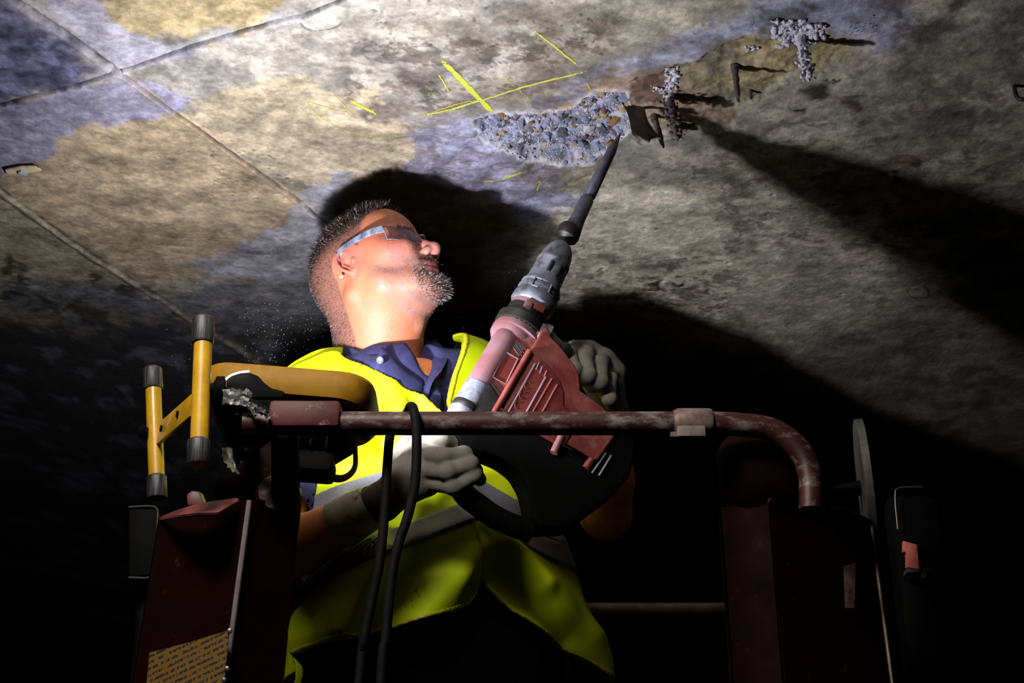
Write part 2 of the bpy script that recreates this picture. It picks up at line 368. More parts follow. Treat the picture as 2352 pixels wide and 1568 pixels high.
# darker far back on the left, dark blotches to the right
qx, qy = warp(130, 90)                          # ragged edge for the dark area
far_dark = np.clip((qy - 690) / 75, 0, 1) * (PX < 1250); blend(far_dark, (40, 38, 46), .93)
blend(far_dark * np.clip((mid - .58) * 9, 0, 1), (118, 120, 138), .6)
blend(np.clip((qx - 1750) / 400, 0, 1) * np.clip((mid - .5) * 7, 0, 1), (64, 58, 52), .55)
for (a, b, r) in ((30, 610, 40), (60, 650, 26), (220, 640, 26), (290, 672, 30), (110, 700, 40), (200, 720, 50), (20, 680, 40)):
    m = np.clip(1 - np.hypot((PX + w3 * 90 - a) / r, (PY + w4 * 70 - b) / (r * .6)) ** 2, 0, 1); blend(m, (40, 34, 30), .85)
# dark mould flecks
for P_, a_ in (([(760, 60), (1420, 20), (1420, 200), (1000, 270), (800, 240)], .62), ([(1500, 380), (1800, 260), (2300, 160), (2300, 620), (1700, 560)], .55), ([(850, 330), (1300, 330), (1280, 480), (900, 440)], .5), ([(1250, 600), (1700, 560), (1700, 740), (1300, 740)], .6)):
    z_ = np.clip(.5 - poly_sd(PX + w1 * 120, PY + w2 * 80, np.array(P_)) / 80, 0, 1); blend(z_ * np.clip((fbm(X + .02 * w3, Y * 1.3, 30, 5, 311, .62) - .56) * 14, 0, 1), (58, 50, 46), a_)
    blend(z_ * np.clip((fbm(X, Y * 1.3, 44, 4, 313, .6) - .60) * 14, 0, 1), (100, 78, 70), a_)
# pits
for P, n, c in (([(500, 340), (700, 340), (700, 470), (480, 460)], 60, 3.5), ([(900, 0), (1400, 0), (1300, 120), (850, 90)], 70, 2.6), ([(300, 280), (900, 200), (900, 420), (400, 560)], 60, 2.4), ([(1250, 560), (2000, 400), (2000, 760), (1300, 680)], 50, 4)):
    P = np.array(P); lo_, hi_ = P.min(0), P.max(0)
    for i in range(n):
        a = rng.uniform(lo_[0], hi_[0]); b = rng.uniform(lo_[1], hi_[1]); c_ = UC(a, b); r = rng.uniform(.5, 1.2) * c * .0009
        ix = np.searchsorted(gx, c_.x); iy = np.searchsorted(gy, c_.y); s_ = (slice(max(ix - 3, 0), ix + 3), slice(max(iy - 3, 0), iy + 3))
        m = np.clip(1.4 - np.hypot(X[s_] - c_.x, Y[s_] - c_.y) / r, 0, 1); Z[s_] += .003 * m; C[s_] *= (1 - .65 * m)[..., None]
# relief: general roughness, joints between the panels
Z += (fine - .5) * .0022 + (mid - .5) * .004
rough_zone = np.clip(1 - np.abs(poly_sd(PX, PY, [(940, 300), (1150, 300), (1350, 400), (1300, 480), (1000, 450)])) / 60 * (poly_sd(PX, PY, [(940, 300), (1150, 300), (1350, 400), (1300, 480), (1000, 450)]) > 0), 0, 1)
flk = np.floor((fbm(X * .7 + w3 * .02, Y, 22, 3, 91)) * 14) / 14 + (fbm(X, Y, 60, 3, 93) - .5) * .10
Z += -rough_zone * flk * .022 + rough_zone * .011
blend(rough_zone * np.clip((flk - .50) * 9, 0, 1), (120, 116, 136), .7)
JOINTS = {'A': [(270, 165), (370, 238), (450, 292), (560, 372), (680, 458), (735, 503), (1100, 765)], 'D': [(-300, -190), (55, 15), (150, 78), (270, 165)],
          'C': [(-500, 330), (0, 240), (140, 205), (270, 165), (390, 125), (560, 70), (700, 32), (800, -6), (1300, -190)], 'B': [(-500, 60), (0, 440), (165, 560), (330, 665), (700, 900)]}
wob = (fbm(X, Y, 30, 3, 101) - .5) * 10
for k, P in JOINTS.items():
    d = line_d(PX + wob, PY + wob * .4, P); wd = {'A': 3.0, 'B': 5, 'C': 3.4, 'D': 6}[k]
    g = np.exp(-(d / wd) ** 2); amp = 0.5 + 1.1 * fbm(X, Y, 24, 3, 111)
    if k == 'B': Z -= g * .004 * amp; blend(np.exp(-(d / 9) ** 2) * np.clip(fine * 2.4 - .5, 0, 1), (176, 166, 148), .7); blend(np.exp(-((d - 8) / 3) ** 2) * np.clip(fbm(X, Y, 40, 3, 141) * 2.6 - .7, 0, 1), (60, 52, 46), .8)
    else:
        Z += g * .006 * amp - np.exp(-((d - wd * 2) / wd) ** 2) * .0016; fade = 1.0 if k != 'A' else np.clip((PY - 150) / 100, .35, 1)
        blend(np.exp(-(d / (wd * 1.1)) ** 2) * np.clip(fbm(X, Y, 40, 3, 121) * 2.4 - .1, 0, 1) * fade, (34, 28, 44), .98)
        blend(np.exp(-((d - wd * 2.2) / (wd * 2.4)) ** 2) * np.clip((mid - .45) * 6, 0, 1), (206, 204, 214) if k != 'A' else (170, 150, 120), .5)
# the chipped-out pit and the shallow scar beside it
PIT = [(1082, 282), (1110, 262), (1160, 256), (1230, 262), (1300, 250), (1340, 225), (1385, 208), (1436, 214), (1450, 262), (1440, 305), (1400, 345), (1360, 372), (1310, 386), (1262, 380), (1200, 366), (1150, 350), (1105, 322)]
sd = poly_sd(PX + w3 * 34, PY + w4 * 24, PIT); inp = np.clip(-sd / 14, 0, 1); cob = fbm(X, Y, 48, 4, 131)
Z += inp * (.016 + (cob - .5) * .028); blend(inp, (120, 122, 140), .95); blend(inp * np.clip((cob - .5) * 8, 0, 1), (176, 178, 206), .8); blend(inp * np.clip((.42 - cob) * 8, 0, 1), (84, 82, 92), .8)
blend(np.exp(-(np.abs(sd) / 5) ** 2), (214, 212, 226), .6)
SCAR = [(1440, 220), (1440, 190), (1545, 155), (1700, 92), (1830, 70), (1940, 100), (1930, 145), (1800, 190), (1700, 262), (1680, 292), (1560, 320), (1470, 330), (1440, 300)]
sd2 = poly_sd(PX + w3 * 50, PY + w4 * 36, SCAR); in2 = np.clip(-sd2 / 10, 0, 1); Z += in2 * (.006 + (mid - .5) * .016 + (fine - .5) * .006)
blend(np.exp(-(sd2 / 3) ** 2) * (fine > .5), (80, 74, 72), .5)
Z += np.exp(-(line_d(PX + w3 * 30, PY + w4 * 20, [(1185, 365), (1120, 345), (1085, 300)]) / 4) ** 2) * .004
C *= 1.04; C = np.minimum(C, .84)
far = np.clip((np.hypot(X, Y - 2.2) - 1.6) / .6, 0, 1); Z *= (1 - far); C = np.clip(C, 0.004, 1)
Z = -Z * -1.0                                    # positive Z cuts up into the slab
V = np.stack([X, Y, CEIL + Z], -1).reshape(-1, 3)
ny = len(gy); ii, jj = np.meshgrid(np.arange(len(gx) - 1), np.arange(ny - 1), indexing='ij')
Q = np.stack([ii * ny + jj, ii * ny + jj + 1, (ii + 1) * ny + jj + 1, (ii + 1) * ny + jj], -1).reshape(-1, 4)
fx_ = PX[:-1, :-1].reshape(-1); fy_ = PY[:-1, :-1].reshape(-1)
# which panel a face belongs to: sides of the joints
def side(P, x, y):                               # below a left-to-right line
    P = np.array(P, float); return y > np.interp(x, P[:, 0], P[:, 1], left=None, right=None)
sC = side([(-9000, 2630), (-500, 330), (0, 240), (270, 165), (800, -6), (9000, -2700)], fx_, fy_)
sA = side([(-9000, -6300), (-300, -190), (270, 165), (735, 503), (9000, 6500)], fx_, fy_)
sB = side([(-9000, -6000), (0, 440), (330, 665), (9000, 6650)], fx_, fy_)
lab = np.where(~sC & sA, 0, np.where(~sC & ~sA, 1, np.where(sC & ~sA, 2, np.where(sB, 4, 3))))
m_conc, nt, bs = new_mat('weathered_concrete'); L = nt.links
tc = N(nt, 'ShaderNodeTexCoord'); vc = N(nt, 'ShaderNodeVertexColor', layer_name='Col')
na = N(nt, 'ShaderNodeTexNoise', Scale=95.0, Detail=8, Roughness=0.72); L.new(tc.outputs['Object'], na.inputs['Vector'])
nb_ = N(nt, 'ShaderNodeTexNoise', Scale=26.0, Detail=9, Roughness=0.7, Distortion=0.4); L.new(tc.outputs['Object'], nb_.inputs['Vector'])
r1 = N(nt, 'ShaderNodeMapRange'); r1.inputs['From Min'].default_value = .3; r1.inputs['From Max'].default_value = .7; r1.inputs['To Min'].default_value = .64; r1.inputs['To Max'].default_value = 1.28
L.new(na.outputs['Fac'], r1.inputs[0])
r2 = N(nt, 'ShaderNodeMapRange'); r2.inputs['From Min'].default_value = .35; r2.inputs['From Max'].default_value = .65; r2.inputs['To Min'].default_value = .70; r2.inputs['To Max'].default_value = 1.24
L.new(nb_.outputs['Fac'], r2.inputs[0])
mu = N(nt, 'ShaderNodeMath', operation='MULTIPLY'); L.new(r1.outputs[0], mu.inputs[0]); L.new(r2.outputs[0], mu.inputs[1])
vm = N(nt, 'ShaderNodeVectorMath', operation='SCALE'); L.new(vc.outputs['Color'], vm.inputs[0]); L.new(mu.outputs[0], vm.inputs['Scale'])
# small dark pores
vo = N(nt, 'ShaderNodeTexVoronoi', Scale=70.0); L.new(tc.outputs['Object'], vo.inputs['Vector'])
pr = N(nt, 'ShaderNodeMapRange'); pr.inputs['From Min'].default_value = .05; pr.inputs['From Max'].default_value = .11; pr.inputs['To Min'].default_value = .35; L.new(vo.outputs['Distance'], pr.inputs[0])
nc = N(nt, 'ShaderNodeTexNoise', Scale=7.0, Detail=3); L.new(tc.outputs['Object'], nc.inputs['Vector'])
pg = N(nt, 'ShaderNodeMath', operation='GREATER_THAN'); pg.inputs[1].default_value = .56; L.new(nc.outputs['Fac'], pg.inputs[0])
pm = N(nt, 'ShaderNodeMix', data_type='FLOAT'); L.new(pg.outputs[0], pm.inputs['Factor']); pm.inputs['A'].default_value = 1; L.new(pr.outputs[0], pm.inputs['B'])
vm2 = N(nt, 'ShaderNodeVectorMath', operation='SCALE'); L.new(vm.outputs[0], vm2.inputs[0]); L.new(pm.outputs['Result'], vm2.inputs['Scale'])
L.new(vm2.outputs[0], bs.inputs['Base Color'])
rr_ = N(nt, 'ShaderNodeMapRange'); rr_.inputs['To Min'].default_value = .78; rr_.inputs['To Max'].default_value = .36; L.new(vc.outputs['Alpha'], rr_.inputs[0]); L.new(rr_.outputs[0], bs.inputs['Roughness'])
b1 = N(nt, 'ShaderNodeBump', Strength=0.55, Distance=0.0022); L.new(na.outputs['Fac'], b1.inputs['Height'])
b2_ = N(nt, 'ShaderNodeBump', Strength=0.5, Distance=0.006); L.new(nb_.outputs['Fac'], b2_.inputs['Height']); L.new(b1.outputs[0], b2_.inputs['Normal']); L.new(b2_.outputs[0], bs.inputs['Normal'])
ceiling = tag(empty('ceiling', (0, 2.0, CEIL)), 'weathered concrete soffit of cast panels with dark joints', None, None, 'structure')
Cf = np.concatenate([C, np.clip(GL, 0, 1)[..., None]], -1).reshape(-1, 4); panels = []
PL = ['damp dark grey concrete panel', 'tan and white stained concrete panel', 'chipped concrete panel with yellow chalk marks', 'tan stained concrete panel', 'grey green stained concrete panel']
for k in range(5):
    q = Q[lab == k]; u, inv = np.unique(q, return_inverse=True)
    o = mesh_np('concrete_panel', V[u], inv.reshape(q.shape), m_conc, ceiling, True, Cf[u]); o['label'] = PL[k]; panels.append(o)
main_panel = panels[2]
def ceil_z(x, y):
    i = min(max(np.searchsorted(gx, x), 0), len(gx) - 1); j = min(max(np.searchsorted(gy, y), 0), ny - 1); return CEIL + float(Z[i, j])
# chalk marks: thin broken ribbons lying on the soffit
mc, nt, bs = new_mat('yellow_chalk'); L = nt.links; tc = N(nt, 'ShaderNodeTexCoord')
nz = N(nt, 'ShaderNodeTexNoise', Scale=420.0, Detail=3); L.new(tc.outputs['Object'], nz.inputs['Vector'])
vc = N(nt, 'ShaderNodeVertexColor', layer_name='Col')
th = N(nt, 'ShaderNodeMath', operation='SUBTRACT'); L.new(vc.outputs['Alpha'], th.inputs[0]); L.new(nz.outputs['Fac'], th.inputs[1])
mr = N(nt, 'ShaderNodeMapRange'); mr.inputs['From Min'].default_value = -.04; mr.inputs['From Max'].default_value = .06; L.new(th.outputs[0], mr.inputs[0])
L.new(mr.outputs[0], bs.inputs['Alpha']); bs.inputs['Base Color'].default_value = (*srgb(190, 194, 70), 1); bs.inputs['Roughness'].default_value = .95
def chalk(pts, w, dens=.62):
    ps = spline([Vector((a, b, 0)) for a, b in pts], 10) if len(pts) > 2 else [Vector((pts[0][0] + (pts[1][0] - pts[0][0]) * t / 14, pts[0][1] + (pts[1][1] - pts[0][1]) * t / 14, 0)) for t in range(15)]
    W = [UC(p.x, p.y) for p in ps]; vs = []; al = []; fs = []
    for i, p in enumerate(W):
        d = (W[min(i + 1, len(W) - 1)] - W[max(i - 1, 0)]).normalized(); s_ = Vector((-d.y, d.x, 0)) * w * 1.05 * (.7 + .5 * rng.random()) / 1400
        for q, a in ((p - s_, dens - .25), (p, dens + .1), (p + s_, dens - .25)):
            vs.append((q.x, q.y, ceil_z(q.x, q.y) - .0008)); al.append((1, 1, 1, a * min(1, .6 + 3 * min(i, len(W) - 1 - i) / len(W))))
    for i in range(len(W) - 1):
        for k in (0, 1): a = i * 3 + k; fs.append((a, a + 1, a + 4, a + 3))
    mesh_np('chalk_mark', vs, fs, mc, main_panel, True, np.array(al, np.float32))
chalk([(1012, 135), (1065, 188), (1100, 225), (1133, 258)], 7, .80); chalk([(1025, 150), (1080, 210), (1128, 256)], 3, .7)
chalk([(962, 265), (1040, 248), (1120, 226), (1200, 200), (1280, 180), (1350, 160)], 3.2, .74); chalk([(966, 262), (1060, 236), (1110, 230)], 2, .6)
chalk([(1222, 66), (1260, 96), (1300, 128), (1330, 150)], 3.2, .68); chalk([(1150, 165), (1185, 200), (1230, 238)], 2.4, .5)
chalk([(1350, 172), (1350, 195), (1362, 215)], 7, .42); chalk([(1004, 166), (1020, 190), (1032, 212)], 3, .6); chalk([(1034, 192), (1052, 186), (1058, 206)], 2, .5)
chalk([(968, 190), (990, 205), (985, 218), (1018, 212)], 2, .45); chalk([(768, 214), (780, 230), (800, 255), (768, 250), (708, 234), (740, 270), (800, 300), (870, 314), (925, 312), (930, 296)], 2, .55)
chalk([(806, 230), (835, 246), (865, 263)], 5, .72); chalk([(1105, 413), (1150, 410), (1215, 392)], 3, .66); chalk([(1212, 432), (1240, 420), (1232, 440), (1252, 432), (1276, 438)], 2.2, .55)
chalk([(1225, 414), (1260, 424), (1275, 436)], 2, .5); chalk([(952, 405), (985, 402), (1010, 400)], 2, .4)
# aggregate in the chipped pit: every larger stone a piece of its own
st_m, nt, bs = new_mat('river_stone'); L = nt.links; oi = N(nt, 'ShaderNodeObjectInfo'); rp = N(nt, 'ShaderNodeValToRGB'); rp.color_ramp.interpolation = 'CONSTANT'
cols = [(112, 118, 138), (146, 150, 184), (176, 180, 214), (98, 98, 104), (190, 168, 132), (126, 132, 152), (150, 112, 74), (206, 204, 214), (120, 90, 92), (160, 166, 200), (84, 86, 96)]
el = rp.color_ramp.elements
while len(el) < len(cols): el.new(0.5)
for i, c in enumerate(cols): el[i].position = i / len(cols); el[i].color = (*srgb(*c), 1)
L.new(oi.outputs['Random'], rp.inputs[0]); tc = N(nt, 'ShaderNodeTexCoord'); nz = N(nt, 'ShaderNodeTexNoise', Scale=160.0, Detail=6); L.new(tc.outputs['Object'], nz.inputs['Vector'])
mr = N(nt, 'ShaderNodeMapRange'); mr.inputs['To Min'].default_value = .6; mr.inputs['To Max'].default_value = 1.35; L.new(nz.outputs['Fac'], mr.inputs[0])
vm = N(nt, 'ShaderNodeVectorMath', operation='SCALE'); L.new(rp.outputs[0], vm.inputs[0]); L.new(mr.outputs[0], vm.inputs['Scale']); L.new(vm.outputs[0], bs.inputs['Base Color']); bs.inputs['Roughness'].default_value = .75
bp = N(nt, 'ShaderNodeBump', Strength=.6, Distance=.0015); L.new(nz.outputs['Fac'], bp.inputs['Height']); L.new(bp.outputs[0], bs.inputs['Normal'])
def stone_mesh(name, seed, m, ang=.35):
    bm = bmesh.new(); bmesh.ops.create_icosphere(bm, subdivisions=1, radius=1.0); r = np.random.default_rng(seed); pl = [(Vector(r.normal(size=3)).normalized(), r.uniform(.55, .85)) for _ in range(5)]
    for v in bm.verts:
        for n_, d in pl:
            e = v.co.dot(n_) - d
            if e > 0: v.co -= n_ * e
        v.co *= 1 + r.normal() * .07
    me = bpy.data.meshes.new(name); bm.to_mesh(me); bm.free(); me.materials.append(m); return me
SM = [stone_mesh('stone', i, st_m) for i in range(9)]
tri = 0
while tri < 250:
    a = rng.uniform(1080, 1450); b = rng.uniform(208, 388)
    if float(poly_sd(np.array([a]), np.array([b]), PIT)[0]) > -3: continue
    p = UC(a, b); o = bpy.data.objects.new('stone', SM[tri % 9]); COL.objects.link(o); o.parent = main_panel
    r = rng.choice([.0040, .0056, .0080, .0115], p=[.40, .32, .2, .08]); o.location = (p.x, p.y, ceil_z(p.x, p.y) + r * .1)
    o.rotation_euler = tuple(rng.uniform(0, 6.28, 3)); o.scale = (r * rng.uniform(1, 1.7), r, r * rng.uniform(.7, 1)); tri += 1
# crushed grit clinging to the pit, too small to pick apart
m_grit = mat('grit', srgb(150, 152, 178), srgb(196, 196, 214), .85, scale=90, bump=.4)
def scatter(name, P, n, r0, r1, m, parent, dz=0.0, kind='stuff', flat=1.0, spread=None):
    mb = MB(); c = 0
    while c < n:
        P_ = np.array(P); a = rng.uniform(P_[:, 0].min(), P_[:, 0].max()); b = rng.uniform(P_[:, 1].min(), P_[:, 1].max())
        if float(poly_sd(np.array([a]), np.array([b]), P_)[0]) > 0: continue
        p = UC(a, b); p.z = ceil_z(p.x, p.y) - dz * rng.random(); r = rng.uniform(r0, r1); R = Euler(tuple(rng.uniform(0, 6.28, 3))).to_matrix()
        vs = [p + R @ Vector((x * r * rng.uniform(.6, 1.3), y * r * rng.uniform(.6, 1.3), z * r * flat)) for x, y, z in ((1, 0, 0), (-1, 0, 0), (0, 1, 0), (0, -1, 0), (0, 0, 1), (0, 0, -1))]
        mb.add(vs, [(0, 2, 4), (2, 1, 4), (1, 3, 4), (3, 0, 4), (2, 0, 5), (1, 2, 5), (3, 1, 5), (0, 3, 5)]); c += 1
    o = mb.build(name, m, parent, False); o['kind'] = kind; return o
scatter('grit', PIT, 1500, .0012, .003, m_grit, main_panel)
# ------------------------------------------------------------------ things fixed in the soffit
m_rust = mat('rusted_steel', srgb(84, 74, 76), srgb(52, 42, 40), .8, .2, scale=120, bump=.8, dist=.002, c3=srgb(140, 128, 132), s3=60)
m_crust = mat('white_crust', srgb(206, 206, 224), srgb(150, 142, 150), .85, scale=140, bump=.9, dist=.002)
m_flake = mat('dark_flake', srgb(74, 66, 58), srgb(104, 92, 80), .85, scale=60, bump=.6)
def lumpy(pts, rs, n=10, seed=0, amp=.25):
    r = np.random.default_rng(seed); mb = MB(); P = spline(pts, 5); R = np.interp(np.linspace(0, 1, len(P)), np.linspace(0, 1, len(rs)), rs)
    mb.tube(P, list(R), n); mb.v = [tuple(Vector(v) + Vector(r.normal(size=3)) * amp * .0022) for v in mb.v]; return mb
def hanging(name, label, root, tip, r, m, group, head=None, crust=None, seed=0, cat='bolt'):
    a = UC(*root); b = U(tip[0], tip[1], a.y); e = tag(empty(name, a + Vector((0, 0, .004))), label, cat, group)
    lumpy([a + Vector((0, 0, .012)), a.lerp(b, .35), a.lerp(b, .7), b], [r * 1.1, r, r * .95, r * .35], 12, seed, .25).build('shank', m, e, True, 60)
    MB().lathe(a + Vector((0, 0, .010)), (0, 0, -1), [(0, r * 1.5), (.010, r * 1.35), (.016, r * 1.15), (.020, r)], 12).build('mortar_collar', m_crust if crust else m_rust, e)
    if crust:
        q = np.random.default_rng(seed); g = SDF(Vector([min(a[k], b[k]) for k in range(3)]) - Vector((.022, .022, .004)), Vector([max(a[k], b[k]) for k in range(3)]) + Vector((.022, .022, .01)), .0013)
        g.cap(tuple(a), tuple(b), r * 1.0, r * .3, .001)
        for i in range(crust):
            t = q.random() ** .8; c = a.lerp(b, t * .93) + Vector((q.normal() * r * .75, q.normal() * r * .75, 0)); g.ell(tuple(c), tuple(q.uniform(.0014, .0038, 3)), .001)
        v, f_ = g.mesh(); v = v + q.normal(size=v.shape) * .00035; mesh_np('mineral_crust', v, f_, m_crust if seed != 3 else m_rust, e)
    return e
GB = 'rusted steel stubs hanging from the soffit'
hanging('anchor_bolt', 'plain grey steel stub hanging below the olive scar', (1688, 158), (1696, 234), .0048, m_rust, GB, seed=1)
hanging('anchor_bolt', 'white crusted rod hanging from the pale efflorescence clump', (1838, 92), (1858, 186), .0062, m_crust, GB, crust=120, seed=2)
hanging('anchor_bolt', 'rust encrusted stub beside the chipped pit, tallest of the cluster', (1536, 222), (1556, 322), .0068, m_rust, GB, crust=150, seed=3)
hanging('anchor_bolt', 'slanting bare steel stub between dark flake and encrusted stub', (1502, 268), (1524, 338), .0048, m_rust, GB, seed=4)
hanging('anchor_bolt', 'tiny steel pin right of the hanging grey stub', (1724, 215), (1726, 228), .0022, m_rust, GB, seed=6)
hanging('anchor_bolt', 'short white crusted stub touching the rust encrusted one', (1552, 290), (1558, 318), .0042, m_crust, GB, crust=50, seed=5)
# hanging flake of concrete at the right rim of the pit
rows = []; a0 = [(1412, 232), (1440, 222), (1472, 228), (1486, 240)]
for i in range(9):
    t = i / 8; row = []
    for j in range(9):
        s_ = j / 8; px = 1418 + 58 * s_ + t * 38 + 6 * math.sin(9 * s_ + 4 * t); bot = 320 - 10 * math.cos(s_ * 7) - 26 * (1 - s_) * .2; py = (222 + 14 * s_) + (bot - 222 - 14 * s_) * t + 4 * math.sin(5 * s_ + 3)
        yb = UC(1440, 240).y + .010 * s_; row.append(U(px, py, yb + .006 * math.sin(4 * t + 3 * s_) - .010 * t))
    rows.append(row)
for j in range(9): rows[0][j].z = CEIL + .018
tag(MB().sheet(rows, .007, (.25, .9, .1)).build('concrete_flake', m_flake), 'dark loose concrete flake hanging at the rim of the chipped pit', 'concrete')
# white efflorescence tufts
def tuft(label, c, n, sx, sy, seed, s0=.0015, s1=.005):
    q = np.random.default_rng(seed); cs = []
    for i in range(n):
        p = UC(c[0] + float(np.clip(q.normal(), -2, 2)) * sx, c[1] + float(np.clip(q.normal(), -2, 2)) * sy); p.z = ceil_z(p.x, p.y) + .001 - q.uniform(0, .004); cs.append(p)
    g = SDF(Vector([min(p[k] for p in cs) - .008 for k in range(3)]), Vector([max(p[k] for p in cs) + .008 for k in range(3)]), .0015)
    for p in cs: g.ell(tuple(p), tuple(q.uniform(s0, s1, 3)), .0008)
    v, f_ = g.mesh(); v = v + q.normal(size=v.shape) * .0005
    tag(mesh_np('efflorescence', v, f_, m_crust, main_panel), kind='stuff')
tuft('white salt crust around the root of the crusted rod', (1838, 78), 240, 30, 16, 5, .002, .006); tuft('', (1545, 182), 60, 8, 14, 6); tuft('', (1530, 205), 30, 18, 5, 7, .001, .003); tuft('', (1728, 118), 26, 9, 3, 8, .001, .003)
tuft('', (1990, 60), 40, 26, 12, 10, .0006, .0016)
# rusted chain-like wire showing through the surface
m_wire = mat('flaking_wire', srgb(196, 188, 190), srgb(110, 92, 90), .7, scale=150, bump=.5)
for seg in ([(1068, 172), (1100, 160), (1135, 146), (1180, 134), (1212, 120)], [(1266, 102), (1290, 92), (1334, 80)]):
    P = spline([Vector((a, b, 0)) for a, b in seg], 7); m_ = 0
    for i in range(0, len(P), 2):
        c = UC(P[i].x, P[i].y + rng.normal() * 2); c.z = ceil_z(c.x, c.y); r = rng.uniform(.0028, .006)
        if rng.random() < .12: continue
        o = bpy.data.objects.new('wire_blister', SMW if 'SMW' in globals() else stone_mesh('wire_blister', 40, m_wire)); globals()['SMW'] = o.data
        COL.objects.link(o); o.parent = main_panel; o.location = c; o.scale = (r * 1.6, r * .8, r * .55); o.rotation_euler = (0, 0, .45 + rng.normal() * .2)
# small rectangular plate with a bolt, far left
m_plate = mat('old_plate', srgb(226, 212, 176), srgb(190, 172, 134), .6, .0, scale=60, bump=.4)
pc = UC(55, 380); e = tag(empty('ceiling_plate', pc), 'small beige metal plate bolted to the tan concrete', 'plate')
poly = [UC(14, 378), UC(24, 392), UC(62, 386), UC(98, 379), UC(82, 370), UC(48, 371)]
MB().prism([Vector((p.x, p.y, ceil_z(pc.x, pc.y) - .012)) for p in poly], (0, 0, .004), .001).build('plate', m_plate, e)
MB().lathe(Vector((pc.x, pc.y, CEIL + .004)), (0, 0, -1), [(0, .004), (.016, .004), (.0165, .008), (.022, .008), (.023, .006)], 6).build('bolt', m_crust, e)
# dark hook at the right
hk = UC(2330, 196); hp = [Vector((hk.x, hk.y, CEIL + .006)), hk + Vector((0, 0, -.02)), hk + Vector((.008, -.004, -.03)), hk + Vector((.03, -.006, -.024)), hk + Vector((.045, -.006, -.02))]
tag(MB().tube(spline(hp, 5), .0035, 10).build('ceiling_hook', mat('black_iron', srgb(30, 28, 28), rough=.6)), 'small dark hook at the right end of the soffit', 'hook')
# ------------------------------------------------------------------ ground and far wall, lost in the dark
m_gnd = mat('wet_asphalt', srgb(38, 36, 34), srgb(54, 50, 46), .8, scale=6, bump=.4)
tag(MB().box((0, 5, -.1), (12, 18, .2)).build('floor', m_gnd, None, False), 'dark asphalt road under the bridge', None, None, 'structure')
tag(MB().box((0, 13.1, 1.55), (12, .3, 3.4)).build('wall_back', mat('dark_abutment', srgb(48, 44, 42), srgb(36, 34, 34), .9, scale=3, bump=.4), None, False), 'dark concrete abutment far behind', None, None, 'structure')
# ------------------------------------------------------------------ lift platform
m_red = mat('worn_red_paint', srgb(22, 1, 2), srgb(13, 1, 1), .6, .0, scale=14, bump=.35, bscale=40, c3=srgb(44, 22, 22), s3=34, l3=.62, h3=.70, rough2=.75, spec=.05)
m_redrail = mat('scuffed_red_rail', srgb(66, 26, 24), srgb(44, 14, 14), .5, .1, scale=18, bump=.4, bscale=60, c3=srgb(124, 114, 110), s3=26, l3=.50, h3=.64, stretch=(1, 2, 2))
m_blk = mat('black_rubber', srgb(5, 5, 6), srgb(7, 7, 7), .7, spec=.06, scale=60, bump=.25)
m_steel = mat('grey_steel', srgb(130, 128, 124), srgb(92, 90, 86), .42, .75, scale=26, bump=.3)
plat = tag(empty('lift_platform', (0.05, 1.95, DECK - .04)), 'dark red steel work platform with guard rail and two square posts', 'platform')
YR = 1.60
rz = U(1176, 972, YR).z; rr = .0145
# top rail: straight tube, then the bend down on the right into its socket
P = [Vector((U(560, 976, YR).x, YR, rz)), Vector((U(780, 976, YR).x, YR, rz)), Vector((U(1100, 976, YR).x, YR, rz)), Vector((U(1640, 976, YR).x, YR, rz))]
B_ = [U(1700, 975, YR), U(1765, 984, YR), U(1815, 1012, YR), U(1848, 1052, YR), U(1862, 1100, YR), U(1864, 1170, YR)]
MB().tube(P[:-1] + spline([P[-1]] + [Vector((b.x, YR, min(b.z, rz))) for b in B_], 6), rr, 24).build('top_rail', m_redrail, plat)
x0, x1 = U(615, 960, YR - .02).x, U(780, 960, YR - .02).x
MB().box(((x0 + x1) / 2, YR - .002, rz + .006), (x1 - x0, .036, .034), bev=.006).build('rail_sleeve', mat('scuffed_sleeve', srgb(78, 26, 23), srgb(58, 16, 15), .5, scale=20, bump=.4, c3=srgb(130, 116, 112), s3=30, l3=.56, h3=.66, spec=.2), plat)['label'] = 'worn square sleeve on the rail end'
x0, x1 = U(1546, 960, YR).x, U(1634, 960, YR).x
mb = MB().tube([Vector((x0, YR, rz)), Vector((x0 + .006, YR, rz)), Vector((x1 - .004, YR, rz)), Vector((x1, YR, rz))], [.0155, .0185, .0185, .017], 24)
mb.box(((x0 + x1) / 2 - .004, YR - .012, rz - .016), (.034, .010, .014), bev=.002); mb.box((x0 + .004, YR - .014, rz - .020), (.02, .004, .006))
mb.build('rail_clamp', mat('grey_clamp', srgb(132, 124, 120), srgb(110, 60, 54), .6, .3, scale=40, bump=.4), plat)['label'] = 'bare grey clamp on the rail'
# sheet-metal square posts with torn tops
def post(L_, R_, crease, ztop, name='post', lab=None, Yf=1.60, dep=.13):
    """folded sheet post: outer left, crease, outer right as top and bottom pixels, torn upper edge"""
    th = .004
    def col(pt, pb, Y): a = U(pt[0], pt[1], Y); b = U(pb[0], pb[1], Y); d = (b - a); d.normalize(); t = (DECK - a.z) / (b.z - a.z) * (b - a).length; return a, a + d * t
    return col
def panel(tops, bots, n=14, wav=None, th=.0035, nrm=(0, 1, 0)):
    """sheet from a wavy top edge (list of points) straight down to the deck"""
    rows = [[Vector(p) for p in tops]]
    for i in range(1, n + 1):
        t = i / n; rows.append([Vector(a).lerp(Vector(b), t) for a, b in zip(tops, bots)])
    return MB().sheet(rows, th, nrm)
def down(p, dx=0): return Vector((p.x + dx, p.y, DECK - .0))
YL = 1.66
